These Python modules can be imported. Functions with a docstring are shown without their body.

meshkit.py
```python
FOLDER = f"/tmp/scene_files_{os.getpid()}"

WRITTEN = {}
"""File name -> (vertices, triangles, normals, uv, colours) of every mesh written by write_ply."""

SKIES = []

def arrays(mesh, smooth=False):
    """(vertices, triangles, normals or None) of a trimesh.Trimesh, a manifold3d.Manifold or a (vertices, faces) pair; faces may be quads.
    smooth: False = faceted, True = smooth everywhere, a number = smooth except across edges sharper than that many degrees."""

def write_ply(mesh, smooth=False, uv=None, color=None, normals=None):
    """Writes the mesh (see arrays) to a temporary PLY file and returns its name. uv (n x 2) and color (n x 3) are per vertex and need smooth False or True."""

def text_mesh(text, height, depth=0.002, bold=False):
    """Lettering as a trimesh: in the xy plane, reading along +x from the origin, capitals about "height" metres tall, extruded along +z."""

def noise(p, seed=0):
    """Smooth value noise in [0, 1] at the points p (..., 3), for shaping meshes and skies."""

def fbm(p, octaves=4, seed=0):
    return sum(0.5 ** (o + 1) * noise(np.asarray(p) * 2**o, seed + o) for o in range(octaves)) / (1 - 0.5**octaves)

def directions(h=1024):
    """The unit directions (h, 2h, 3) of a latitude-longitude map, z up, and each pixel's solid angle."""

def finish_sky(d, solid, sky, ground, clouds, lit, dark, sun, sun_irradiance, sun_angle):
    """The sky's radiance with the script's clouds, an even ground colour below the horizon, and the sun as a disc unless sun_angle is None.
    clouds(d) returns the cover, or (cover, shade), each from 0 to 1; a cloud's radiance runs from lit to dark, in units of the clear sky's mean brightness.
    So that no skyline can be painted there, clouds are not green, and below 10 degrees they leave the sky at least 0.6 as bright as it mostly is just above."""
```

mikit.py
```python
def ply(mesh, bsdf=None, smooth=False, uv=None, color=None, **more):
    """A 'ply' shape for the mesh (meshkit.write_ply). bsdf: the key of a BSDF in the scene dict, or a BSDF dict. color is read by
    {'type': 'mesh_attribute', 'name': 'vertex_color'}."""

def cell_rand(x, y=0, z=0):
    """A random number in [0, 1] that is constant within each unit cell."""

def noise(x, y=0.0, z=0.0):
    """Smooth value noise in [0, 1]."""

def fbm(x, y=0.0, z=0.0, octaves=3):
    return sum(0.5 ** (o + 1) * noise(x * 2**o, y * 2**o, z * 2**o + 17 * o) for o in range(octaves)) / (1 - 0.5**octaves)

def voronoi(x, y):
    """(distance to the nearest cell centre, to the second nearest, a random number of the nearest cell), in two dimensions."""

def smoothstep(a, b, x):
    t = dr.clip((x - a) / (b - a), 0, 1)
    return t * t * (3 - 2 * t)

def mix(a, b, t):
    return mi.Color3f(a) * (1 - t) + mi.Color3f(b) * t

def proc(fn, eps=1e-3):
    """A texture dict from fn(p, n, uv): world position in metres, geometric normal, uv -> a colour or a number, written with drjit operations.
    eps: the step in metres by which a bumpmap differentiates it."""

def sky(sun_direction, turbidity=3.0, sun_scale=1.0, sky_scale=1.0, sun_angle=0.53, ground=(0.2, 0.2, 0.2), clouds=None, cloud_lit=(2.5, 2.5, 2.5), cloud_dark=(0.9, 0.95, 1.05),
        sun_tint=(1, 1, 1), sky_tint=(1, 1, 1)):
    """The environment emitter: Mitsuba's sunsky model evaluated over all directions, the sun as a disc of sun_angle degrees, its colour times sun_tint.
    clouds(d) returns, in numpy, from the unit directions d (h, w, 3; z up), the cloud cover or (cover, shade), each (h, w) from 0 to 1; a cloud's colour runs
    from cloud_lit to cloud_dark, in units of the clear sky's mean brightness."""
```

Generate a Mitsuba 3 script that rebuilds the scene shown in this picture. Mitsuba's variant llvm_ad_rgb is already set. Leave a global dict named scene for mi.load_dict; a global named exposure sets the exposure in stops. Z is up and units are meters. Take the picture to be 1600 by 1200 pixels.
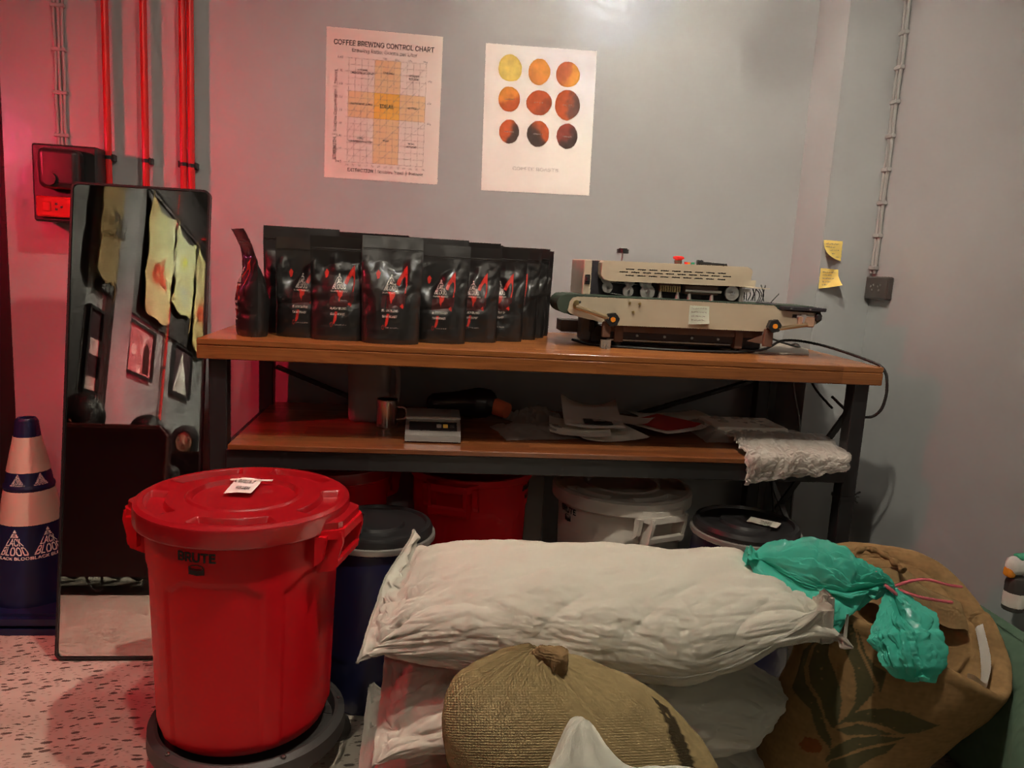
import math, random
import numpy as np, trimesh, shapely, drjit as dr, mitsuba as mi, manifold3d
from shapely import affinity
from shapely.geometry import Polygon, Point, box as sbox
import mikit, meshkit
from mikit import proc, fbm, noise, voronoi, smoothstep, mix, cell_rand

T = mi.ScalarTransform4f
PI = math.pi
rng = np.random.default_rng(7)
random.seed(7)
scene, labels = {}, {}
exposure = 0.0

# ------------------------------------------------------------------ camera, lights
CAM_YAW, CAM_PITCH, CAM_ROLL, CAM_H = [math.radians(v) for v in (6.727, 9.055, 3.2586)] + [1.28]
_cy, _sy = math.cos(CAM_YAW), math.sin(CAM_YAW)
_fw = np.array([_sy * math.cos(CAM_PITCH), _cy * math.cos(CAM_PITCH), -math.sin(CAM_PITCH)])
_r0 = np.array([_cy, -_sy, 0.0])
_u0 = np.cross(_r0, _fw)
_up = -math.sin(CAM_ROLL) * _r0 + math.cos(CAM_ROLL) * _u0
scene['camera'] = {'type': 'perspective', 'fov': math.degrees(2 * math.atan(800 / 1200.0)), 'fov_axis': 'x',
                   'near_clip': 0.02, 'far_clip': 60.0,
                   'to_world': T().look_at(origin=[0, 0, CAM_H], target=[float(v) for v in np.array([0, 0, CAM_H]) + _fw], up=[float(v) for v in _up])}
WARM = np.array([1.0, 0.90, 0.73])
MAIN_LAMP, MAIN_L = (0.80, 2.0, 2.56), 960.0       # spot over the table
ROOM_AND_FILL_LAMPS = [((0.35, 1.15, 3.0), 2150.0), ((-0.75, -1.9, 2.95), 2300.0), ((-0.3, 0.9, 3.0), 900.0), ((-0.55, -0.3, 2.95), 300.0), ((0.3, -2.8, 2.95), 330.0)]  # also holds added fill: floor by the tub, and under the table
RED_LAMPS = [((-2.0, 1.98, 1.70), (-0.95, 2.9, 1.36), 1800.0, 0.05), ((-1.75, 1.0, 2.9), (-1.2, 1.9, 0.0), 1700.0, 0.12)]
RED_SPOT = ((-1.25, -0.75, 1.15), (-2.2, -1.15, 1.35), 2.2)
scene['room_glow'] = {'type': 'constant', 'radiance': {'type': 'rgb', 'value': [0.002, 0.002, 0.002]}}


# ------------------------------------------------------------------ helpers
def rgb(*c):
    return {'type': 'rgb', 'value': [float(v) for v in (c if len(c) > 1 else (c[0],) * 3)]}


def ply(mesh, m=None, **kw):
    return mikit.ply(mesh, 'mat_' + m if isinstance(m, str) else m, **kw)


def mat(key, color, rough=0.5, metallic=0.0, spec=0.5, bump=None, bscale=0.001, eps=1e-3, two=True, **kw):
    d = {'type': 'principled', 'base_color': color if isinstance(color, dict) else rgb(*color), 'roughness': rough, 'metallic': metallic, 'specular': spec, **kw}
    if bump is not None:
        d = {'type': 'bumpmap', 'arbitrary': proc(bump, eps), 'scale': bscale, 'bsdf': d}
    scene['mat_' + key] = {'type': 'twosided', 'bsdf': d} if two else d
    return key


VC = {'type': 'mesh_attribute', 'name': 'vertex_color'}
counts = {}


def numbered(name):
    n = counts.get(name, 0)
    counts[name] = n + 1
    return name if n == 0 else f'{name}_{n:03d}'


def thing(name, label, cat, group=None):
    key = numbered(name)
    labels[key] = {'label': label, 'category': cat}
    if group:
        labels[key]['group'] = group
    return key


def put(name, mesh, m, parent=None, smooth=False, label=None, to_world=None, uv=None, color=None, kind=None):
    key = numbered(f'{parent}__{name}' if parent else name)
    d = mesh if isinstance(mesh, dict) else ply(mesh, m, smooth=smooth, uv=uv, color=color)
    if isinstance(mesh, dict):
        d = dict(d)
    if to_world is not None:
        d['to_world'] = to_world
    scene[key] = d
    if name in ('labels', 'spot_names', 'handwriting', 'text_lines', 'grid_lines', 'cable_ends'):
        kind = 'stuff'
    if label or kind:
        labels.setdefault(key, {})
        if label:
            labels[key]['label'] = label
        if kind:
            labels[key]['kind'] = kind
    return key


def solo(name, mesh, m, label, cat, group=None, **kw):
    key = put(name, mesh, m, **kw)
    labels.setdefault(key, {}).update({'label': label, 'category': cat})
    if group:
        labels[key]['group'] = group
    return key


def struct(name, mesh, m, label=None, **kw):
    key = put(name, mesh, m, **kw)
    labels.setdefault(key, {})['kind'] = 'structure'
    if label:
        labels[key]['label'] = label
    return key


def cat_(*ms):
    return trimesh.util.concatenate([m if isinstance(m, trimesh.Trimesh) else trimesh.Trimesh(*m, process=False) for m in ms])


def outw(m):
    if m.volume < 0:
        m.invert()
    return m


def bx(x0, x1, y0, y1, z0, z1, b=0.0):
    lo, hi = np.array([min(x0, x1), min(y0, y1), min(z0, z1)], float), np.array([max(x0, x1), max(y0, y1), max(z0, z1)], float)
    if b <= 0:
        return trimesh.creation.box(bounds=[lo, hi])
    b = min(b, 0.45 * (hi - lo).min())
    pts = []
    for sx in (0, 1):
        for sy in (0, 1):
            for sz in (0, 1):
                c = np.array([hi[0] if sx else lo[0], hi[1] if sy else lo[1], hi[2] if sz else lo[2]])
                s = np.array([-1 if sx else 1, -1 if sy else 1, -1 if sz else 1]) * b
                for k in range(3):
                    o = s.copy()
                    o[k] = 0
                    pts.append(c + o)
    return trimesh.convex.convex_hull(np.array(pts))


def rbox(x0, x1, y0, y1, z0, z1, r, seg=16):
    """box with fully rounded edges"""
    r = min(r, 0.49 * min(x1 - x0, y1 - y0, z1 - z0))
    s = manifold3d.Manifold.sphere(r, seg)
    return m2t(manifold3d.Manifold.batch_hull([s.translate((x, y, z)) for x in (x0 + r, x1 - r) for y in (y0 + r, y1 - r) for z in (z0 + r, z1 - r)]))


def m2t(m):
    a = m.to_mesh()
    return trimesh.Trimesh(np.array(a.vert_properties[:, :3]), np.array(a.tri_verts), process=False)


def t2m(t):
    return manifold3d.Manifold(manifold3d.Mesh(np.asarray(t.vertices, np.float32), np.asarray(t.faces, np.uint32)))


def frame(z):
    z = np.asarray(z, float) / np.linalg.norm(z)
    a = np.array([0, 0, 1.0]) if abs(z[2]) < 0.9 else np.array([1.0, 0, 0])
    x = np.cross(a, z)
    x /= np.linalg.norm(x)
    return x, np.cross(z, x), z


def mat4(x, y, z, o):
    m = np.eye(4)
    m[:3, 0], m[:3, 1], m[:3, 2], m[:3, 3] = x, y, z, o
    return m


def cyl(p0, p1, r, n=20, r1=None):
    p0, p1 = np.asarray(p0, float), np.asarray(p1, float)
    h = np.linalg.norm(p1 - p0)
    x, y, z = frame(p1 - p0)
    c = outw(trimesh.creation.revolve([[0, 0], [r, 0], [r if r1 is None else r1, h], [0, h]], sections=n))
    c.apply_transform(mat4(x, y, z, p0))
    return c


def bar(p0, p1, w, h, b=0.0, up=(0, 0, 1)):
    p0, p1 = np.asarray(p0, float), np.asarray(p1, float)
    z = p1 - p0
    L = np.linalg.norm(z)
    z = z / L
    x = np.cross(up, z)
    x /= np.linalg.norm(x)
    m = bx(-w / 2, w / 2, -h / 2, h / 2, 0, L, b)
    m.apply_transform(mat4(x, np.cross(z, x), z, p0))
    return m


def spline(pts, n=10):
    p = np.asarray(pts, float)
    p = np.vstack([2 * p[0] - p[1], p, 2 * p[-1] - p[-2]])
    out = []
    for i in range(1, len(p) - 2):
        t = np.linspace(0, 1, n, endpoint=False)[:, None]
        a, b, c, d = p[i - 1], p[i], p[i + 1], p[i + 2]
        out.append(0.5 * ((2 * b) + (-a + c) * t + (2 * a - 5 * b + 4 * c - d) * t ** 2 + (-a + 3 * b - 3 * c + d) * t ** 3))
    return np.vstack(out + [p[-2:-1]])


def tube(pts, r, sides=10, closed=False):
    p = np.asarray(pts, float)
    n = len(p)
    t = np.roll(p, -1, 0) - np.roll(p, 1, 0) if closed else np.gradient(p, axis=0)
    t /= np.linalg.norm(t, axis=1, keepdims=True) + 1e-12
    x = frame(t[0])[0]
    xs = []
    for k in range(n):
        x = x - t[k] * (x @ t[k])
        x /= np.linalg.norm(x)
        xs.append(x)
    xs = np.array(xs)
    ys = np.cross(t, xs)
    a = np.arange(sides) * 2 * PI / sides
    rr = np.broadcast_to(r, (n,))[:, None, None]
    v = (p[:, None] + rr * (np.cos(a)[None, :, None] * xs[:, None] + np.sin(a)[None, :, None] * ys[:, None])).reshape(-1, 3)
    f = []
    for i in range(n if closed else n - 1):
        for j in range(sides):
            a0, a1 = i * sides + j, i * sides + (j + 1) % sides
            i2 = (i + 1) % n
            b0, b1 = i2 * sides + j, i2 * sides + (j + 1) % sides
            f += [[a0, a1, b1], [a0, b1, b0]]
    if not closed:
        v = np.vstack([v, p[0], p[-1]])
        for j in range(sides):
            f.append([len(v) - 2, (j + 1) % sides, j])
            f.append([len(v) - 1, (n - 1) * sides + j, (n - 1) * sides + (j + 1) % sides])
    return outw(trimesh.Trimesh(v, f, process=False))


def lathe(profile, o=(0, 0, 0), n=64):
    m = outw(trimesh.creation.revolve(np.asarray(profile, float), sections=n))
    m.apply_translation(o)
    return m


def grid(P, wrap=False, flip=False):
    """(n, m, 3) points as a mesh"""
    n, m = P.shape[:2]
    mm = m if wrap else m - 1
    i, j = np.meshgrid(np.arange(n - 1), np.arange(mm), indexing='ij')
    a, b, c, d = i * m + j, i * m + (j + 1) % m, (i + 1) * m + (j + 1) % m, (i + 1) * m + j
    f = np.vstack([np.stack([a, b, c], -1).reshape(-1, 3), np.stack([a, c, d], -1).reshape(-1, 3)])
    return trimesh.Trimesh(P.reshape(-1, 3), f[:, ::-1] if flip else f, process=False)


def prism(poly, depth, o=(0, 0, 0), u=(1, 0, 0), v=(0, 0, 1), n=(0, -1, 0)):
    """polygon (in u, v) extruded along n by depth from o"""
    gs = [poly] if isinstance(poly, Polygon) else ([Polygon(poly)] if isinstance(poly, (list, tuple, np.ndarray)) else list(poly.geoms))
    m = cat_(*[trimesh.creation.extrude_polygon(g, depth, engine='earcut') for g in gs])
    M = mat4(u, v, n, o)
    m.apply_transform(M)
    if np.linalg.det(M[:3, :3]) < 0:
        m.invert()
    return m


def rrect(x0, x1, y0, y1, r, q=6):
    return sbox(x0 + r, y0 + r, x1 - r, y1 - r).buffer(r, quad_segs=q)


_texts = {}


def text(s, bold=False):
    """lettering in the unit frame: height of a capital 1, x from 0, flat from z=0 to 1"""
    if (s, bold) not in _texts:
        m = meshkit.text_mesh(s, 1.0, 1.0, bold)
        m.apply_translation([-m.bounds[0][0], 0, 0])
        _texts[s, bold] = m
    return _texts[s, bold].copy()


def lettering(s, o, h, u=(1, 0, 0), v=(0, 0, 1), n=(0, -1, 0), width=None, depth=0.0006, bold=False, align='c'):
    m = text(s, bold)
    w = m.bounds[1][0]
    sx = h if width is None else width / w
    m.apply_translation([-w * {'c': 0.5, 'l': 0, 'r': 1}[align], -0.5, 0])
    m.apply_scale([sx, h, depth])
    u, v, n = (np.asarray(k, float) for k in (u, v, n))
    m.apply_transform(mat4(u, v, n, o))
    if np.dot(np.cross(u, v), n) < 0:
        m.invert()
    return m


def scribble(o, w, h, seed, u=(1, 0, 0), v=(0, 0, 1), n=(0, -1, 0), r=0.0007):
    """a line of handwriting: short wavy pen strokes"""
    g = np.random.default_rng(seed)
    u, v, n, o = (np.asarray(k, float) for k in (u, v, n, o))
    out, x = [], 0.0
    while x < w * 0.95:
        L = min(w - x, h * g.uniform(0.7, 2.6))
        k = max(3, int(L / h * 5))
        t = np.linspace(0, 1, k)
        y = (g.uniform(-0.5, 0.5, k)) * h
        pts = o + np.outer(x + t * L, u) + np.outer(y, v) + n * 0.0006
        out.append(tube(pts, r, 4))
        x += L + h * 0.6
    return cat_(*out)


def mfbm(p, octs=4, seed=0):
    return meshkit.fbm(np.asarray(p), octs, seed) - 0.5


def ridge(p, octs=3, seed=0):
    """sharp creases, from -1 to 0"""
    return -sum(0.5 ** o * (1 - np.abs(2 * meshkit.noise(np.asarray(p) * 2 ** o, seed + o) - 1)) ** 3 for o in range(octs)) / 1.75


# ------------------------------------------------------------------ materials
def wall_bump(p, n, uv):
    return fbm(p.x * 9 + p.y * 9, p.z * 9, p.y * 5, octaves=4) + 0.35 * noise(p.x * 60 + p.y * 60, p.z * 60)


def wall_color(base):
    lo, hi = tuple(0.93 * v for v in base), tuple(1.06 * v for v in base)

    def fn(p, n, uv):
        return mix(lo, hi, fbm(p.x * 3 + p.y * 2, p.z * 3, p.y * 2, octaves=3))
    return fn


GREY = (0.335, 0.350, 0.358)
mat('paint_grey', proc(wall_color(GREY)), 0.34, spec=0.6, bump=wall_bump, bscale=0.003, eps=0.003)
mat('paint_black', (0.018, 0.016, 0.017), 0.6)
mat('ceiling_black', (0.02, 0.019, 0.019), 0.8, spec=0.2)
mat('red_enamel', (0.62, 0.02, 0.02), 0.25, spec=0.6)


def floor_color(p, n, uv):
    t = fbm(p.x * 6, p.y * 6, octaves=4)
    wx = p.x + 0.02 * noise(p.x * 14, p.y * 14, 3.0)
    wy = p.y + 0.02 * noise(p.x * 14, p.y * 14, 7.0)
    d, d2, r = voronoi(wx * 21 + wy * 8, wy * 58 - wx * 10)
    size = 0.10 + 0.30 * r * r
    pit = (1 - smoothstep(size * 0.7, size, d)) * smoothstep(0.35, 0.5, r)
    d3, d4, r2 = voronoi(wx * 52 + 31, wy * 140 - wx * 20)
    fine = (1 - smoothstep(0.15, 0.34, d3)) * smoothstep(0.5, 0.7, r2)
    c = mix((0.40, 0.355, 0.29), (0.60, 0.55, 0.47), t)
    c = mix(c, (0.07, 0.055, 0.045), dr.maximum(pit * 0.9, fine * 0.42))
    return c


mat('floor_stone', proc(floor_color), 0.45, spec=0.35, bump=lambda p, n, uv: fbm(p.x * 20, p.y * 20, octaves=3), bscale=0.003, eps=0.003)


def wood_fn(dark, lite, sy=1.0):
    def fn(p, n, uv):
        stave = dr.floor(p.y * 11.0)
        sh = cell_rand(stave, dr.floor(p.x * 1.3 + 5 * cell_rand(stave, 3)), 2)
        a = fbm(p.x * 2.2 + 9 * sh, p.y * 38 + 17 * sh, p.z * 38, octaves=4)
        g = dr.sqrt(dr.abs(dr.sin((a * 5 + p.z * 30 + p.y * 12) * 3.1)))
        fine = noise(p.x * 9, p.y * 420, p.z * 420)
        return mix(dark, lite, dr.clip(0.25 * g + 0.5 * a + 0.3 * (sh - 0.5) + 0.15 * fine, 0, 1))
    return fn


mat('wood_top', proc(wood_fn((0.10, 0.026, 0.008), (0.33, 0.125, 0.038))), 0.22, spec=0.5)
mat('wood_shelf', proc(wood_fn((0.055, 0.014, 0.007), (0.24, 0.082, 0.026))), 0.2, spec=0.55)
mat('steel_black', (0.012, 0.012, 0.013), 0.42)
mat('black_plastic', (0.014, 0.014, 0.015), 0.32)
mat('black_matte', (0.01, 0.01, 0.01), 0.7)
mat('rubber', (0.016, 0.015, 0.014), 0.6)
mat('dolly_grey', (0.035, 0.033, 0.032), 0.45)
mat('chrome', (0.75, 0.74, 0.72), 0.12, metallic=1.0)
mat('steel', (0.58, 0.57, 0.55), 0.32, metallic=0.75)
mat('dull_steel', (0.45, 0.43, 0.4), 0.4, metallic=0.8)
mat('red_plastic', (0.50, 0.004, 0.010), 0.36, spec=0.28, bump=lambda p, n, uv: noise(p.x * 300, p.y * 300, p.z * 300), bscale=0.00025, eps=0.001)
mat('red_lid', (0.27, 0.004, 0.008), 0.2, spec=0.9, clearcoat=0.6, clearcoat_gloss=0.75)
mat('white_plastic', (0.62, 0.58, 0.52), 0.4)
mat('blue_plastic', (0.007, 0.009, 0.04), 0.4)
mat('cone_blue', (0.006, 0.012, 0.055), 0.42)
mat('cone_band', (0.62, 0.52, 0.40), 0.5, spec=0.5, bump=lambda p, n, uv: fbm(p.x * 160 + p.y * 160, p.z * 220, octaves=2), bscale=0.002)
mat('logo_print', (0.80, 0.76, 0.72), 0.5)
mat('paper', (0.80, 0.77, 0.70), 0.7, spec=0.2)
mat('paper_white', (0.86, 0.85, 0.80), 0.7, spec=0.2)
mat('ink', (0.05, 0.045, 0.04), 0.7, spec=0.1)
mat('ink_grey', (0.30, 0.28, 0.25), 0.7, spec=0.1)
mat('ink_line', (0.30, 0.27, 0.24), 0.7, spec=0.1)
mat('ink_pale', (0.47, 0.46, 0.44), 0.7, spec=0.1)
mat('band_pale', (0.76, 0.60, 0.36), 0.7, spec=0.2)
mat('band_gold', (0.78, 0.50, 0.10), 0.7, spec=0.2)
mat('blot', VC, 0.6, spec=0.2)
mat('post_it', (0.85, 0.66, 0.20), 0.7, spec=0.2)
mat('note_green', (0.55, 0.60, 0.50), 0.7, spec=0.2)
mat('pouch', (0.0095, 0.009, 0.009), 0.28, spec=0.9)
mat('print_red', (0.50, 0.03, 0.022), 0.35)
mat('print_maroon', (0.045, 0.011, 0.012), 0.32)
mat('print_white', (0.78, 0.74, 0.68), 0.45)
mat('print_orange', (0.75, 0.20, 0.10), 0.4)
mat('machine_cream', (0.50, 0.43, 0.32), 0.36)
mat('machine_panel', (0.43, 0.36, 0.265), 0.38)
mat('machine_brown', (0.115, 0.060, 0.042), 0.42)
mat('machine_pink', (0.36, 0.22, 0.15), 0.45)
mat('machine_dark', (0.02, 0.018, 0.024), 0.45)
mat('belt_green', (0.025, 0.04, 0.028), 0.6)
mat('brass', (0.55, 0.42, 0.20), 0.3, metallic=0.9)
mat('rod_gold', (0.55, 0.42, 0.26), 0.25, metallic=0.9)
mat('orange', (0.80, 0.30, 0.03), 0.4)
mat('button_red', (0.75, 0.03, 0.025), 0.35)
mat('green_cap', (0.03, 0.25, 0.14), 0.4)
mat('grey_box', (0.14, 0.13, 0.125), 0.5)
mat('tray_light', (0.42, 0.38, 0.32), 0.45)
mat('socket_plate', (0.05, 0.045, 0.042), 0.35)
mat('cable_black', (0.012, 0.012, 0.012), 0.4)
mat('cable_grey', (0.09, 0.085, 0.08), 0.5)
mat('painted_cable', proc(wall_color((0.30, 0.31, 0.305))), 0.4)
mat('sofa_maroon', (0.026, 0.008, 0.010), 0.38, spec=0.5)
mat('sofa_piping', (0.06, 0.018, 0.016), 0.25, spec=0.6)
mat('green_fabric', proc(lambda p, n, uv: mix((0.055, 0.095, 0.065), (0.085, 0.135, 0.095), fbm(p.x * 40, p.y * 40, p.z * 40, octaves=3))), 0.9, spec=0.15, sheen=0.6,
    bump=lambda p, n, uv: noise(p.x * 500, p.y * 500, p.z * 500), bscale=0.0006, eps=0.0008)


def weave_bump(k):
    def fn(p, n, uv):
        return 0.5 + 0.25 * (dr.sin(uv.x * k) + dr.sin(uv.y * k)) + 0.5 * noise(uv.x * k * 0.35, uv.y * k * 0.35)
    return fn


def pp_bump(p, n, uv):
    return 0.12 * (dr.sin(uv.x * 2400) + dr.sin(uv.y * 2400)) + 0.7 * noise(uv.x * 170, uv.y * 170) + 1.6 * fbm(uv.x * 28 + uv.y * 20, uv.y * 75 - uv.x * 30, octaves=4)


mat('sack_white', (0.80, 0.77, 0.66), 0.24, spec=0.9, clearcoat=0.7, clearcoat_gloss=0.8, bump=pp_bump, bscale=0.0042, eps=0.0008)
mat('burlap', VC, 0.85, spec=0.15, sheen=0.3, bump=weave_bump(1300.0), bscale=0.003, eps=0.0006)
mat('jute_hanging', VC, 0.9, spec=0.1)
mat('twine', (0.35, 0.25, 0.13), 0.8)
mat('liner_film', (0.62, 0.58, 0.53), 0.3, spec=0.5)
scene['mat_teal_film'] = {'type': 'blendbsdf', 'weight': 0.4, 'a': {'type': 'principledthin', 'base_color': rgb(0.085, 0.56, 0.43), 'roughness': 0.2, 'diff_trans': 0.9, 'eta': 1.5},
                          'b': {'type': 'twosided', 'bsdf': {'type': 'principled', 'base_color': rgb(0.05, 0.42, 0.32), 'roughness': 0.17, 'specular': 1.0, 'clearcoat': 1.0, 'clearcoat_gloss': 0.85}}}
scene['mat_clear_film'] = {'type': 'blendbsdf', 'weight': 0.45, 'a': {'type': 'thindielectric', 'int_ior': 1.5}, 'b': {'type': 'principledthin', 'base_color': rgb(0.72, 0.68, 0.64), 'roughness': 0.25, 'diff_trans': 0.9, 'eta': 1.5}}
scene['mat_frosted'] = {'type': 'principledthin', 'base_color': rgb(0.55, 0.50, 0.48), 'roughness': 0.35, 'diff_trans': 1.0, 'eta': 1.5, 'spec_trans': 0.35}
mat('ribbon_pink', (0.75, 0.16, 0.20), 0.35)
scene['mat_mirror_glass'] = {'type': 'conductor', 'material': 'none', 'specular_reflectance': rgb(0.84, 0.85, 0.82)}
mat('skin', (0.46, 0.29, 0.20), 0.5)
mat('hair', (0.012, 0.010, 0.010), 0.4)
mat('cloth_black', (0.016, 0.015, 0.017), 0.9)
mat('lips', (0.36, 0.10, 0.085), 0.45)
mat('eye', (0.02, 0.015, 0.012), 0.3)

# ------------------------------------------------------------------ the room
D = 2.9                       # the wall behind the table
COL_X, COL_Y, RW_X = 1.41, 2.673, 1.614
struct('floor', bx(-2.4, 1.9, -5.7, 3.5, -0.1, 0), 'floor_stone', 'speckled pale stone floor lit red at the left')
struct('ceiling', bx(-2.4, 1.9, -5.7, 3.5, 3.3, 3.4), 'ceiling_black')
struct('wall_back', bx(-1.456, COL_X + 0.4, D, D + 0.12, 0, 3.3), 'paint_grey', 'grey glossy painted wall behind the table')
struct('wall_pilaster', bx(COL_X, RW_X + 0.2, COL_Y, D + 0.05, 0, 3.3), 'paint_grey', 'grey pilaster in the corner right of the table')
struct('wall_right', bx(RW_X, RW_X + 0.12, -5.6, COL_Y + 0.02, 0, 3.3), 'paint_grey', 'grey wall at the right with the small black socket')
struct('wall_left', bx(-2.32, -2.2, -5.6, -0.35, 0, 3.3), 'paint_grey')
struct('wall_left', bx(-2.32, -2.2, -0.35, 3.4, 0, 3.3), 'paint_black')
struct('wall_recess', bx(-2.32, -1.456, 3.3, 3.42, 0, 3.3), 'paint_black', 'black recess left of the grey wall')
struct('wall_front', bx(-2.4, 1.9, -5.7, -5.58, 0, 3.3), 'paint_grey')
struct('trim', bx(-2.2, -2.14, -1.01, -0.68, 0, 3.3), 'paint_grey')
struct('trim', bx(-2.2, -2.17, -3.3, -1.03, 1.86, 3.3), 'paint_black')


def track_spot(pos, target, L, label, recess=0.02, tint=None):
    """a black track spotlight hung from the ceiling; its light is a disc in its mouth"""
    k = thing('track_spotlight', label, 'spotlight')
    p, t = np.array(pos, float), np.array(target, float)
    d = (t - p) / np.linalg.norm(t - p)
    x, y, z = frame(d)
    can = trimesh.creation.revolve([[0, -0.16], [0.045, -0.16], [0.055, -0.14], [0.058, 0.012 + recess], [0.052, 0.012 + recess], [0.049, -0.006], [0, -0.006]], sections=32)
    can.apply_transform(mat4(x, y, z, p))
    put('housing', can, 'black_matte', k, smooth=40)
    put('stem', cyl(p - d * 0.1 + [0, 0, 0.03], [p[0] - d[0] * 0.1, p[1] - d[1] * 0.1, 3.3], 0.009), 'black_matte', k)
    disc = trimesh.creation.revolve([[0, 0.001], [0.046, 0.001], [0.046, 0.0005], [0, 0.0005]], sections=28)
    outw(disc).apply_transform(mat4(x, y, z, p))
    e = ply(disc, 'black_matte')
    e['emitter'] = {'type': 'area', 'radiance': rgb(*((WARM if tint is None else np.array(tint)) * L))}
    put('bulb', e, None, k)


track_spot(MAIN_LAMP, (0.90, 2.9, 1.78), MAIN_L, 'black track spotlight above the sealing machine', 0.025)
track_spot(ROOM_AND_FILL_LAMPS[0][0], (0.40, 1.7, 0.4), ROOM_AND_FILL_LAMPS[0][1], 'black track spotlight above the sacks', 0.02)
track_spot(ROOM_AND_FILL_LAMPS[1][0], (-2.2, -2.0, 2.1), ROOM_AND_FILL_LAMPS[1][1], 'black track spotlight aimed at the hanging coffee sacks')
track_spot(ROOM_AND_FILL_LAMPS[2][0], (-0.62, 1.62, 0.0), ROOM_AND_FILL_LAMPS[2][1], 'added black fill spotlight aimed at the floor beside the large red tub', 0.10)  # added fill lamp, whitens the floor beside the tub
track_spot(ROOM_AND_FILL_LAMPS[4][0], (0.3, 1.5, 0.5), ROOM_AND_FILL_LAMPS[4][1], 'added black fill spotlight far behind the viewer')  # added weak fill lamp, lifts the dark space under the table

track_spot(ROOM_AND_FILL_LAMPS[3][0], (-0.9, 2.9, 1.4), ROOM_AND_FILL_LAMPS[3][1], 'black track spotlight aimed past the mirror at the grey wall', 0.05)
for (p, t, L, rc), lab in zip(RED_LAMPS, ('black spotlight with a red bulb aimed at the conduit pipes', 'black spotlight with a red bulb aimed at the floor by the mirror')):
    track_spot(p, t, L, lab, rc, (1.0, 0.018, 0.05))
so, st, sl = RED_SPOT
scene['red_spot'] = {'type': 'spot', 'to_world': T().look_at(origin=list(so), target=list(st), up=[0, 0, 1]), 'intensity': rgb(sl, sl * 0.02, sl * 0.06), 'cutoff_angle': 42.0, 'beam_width': 18.0}

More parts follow.
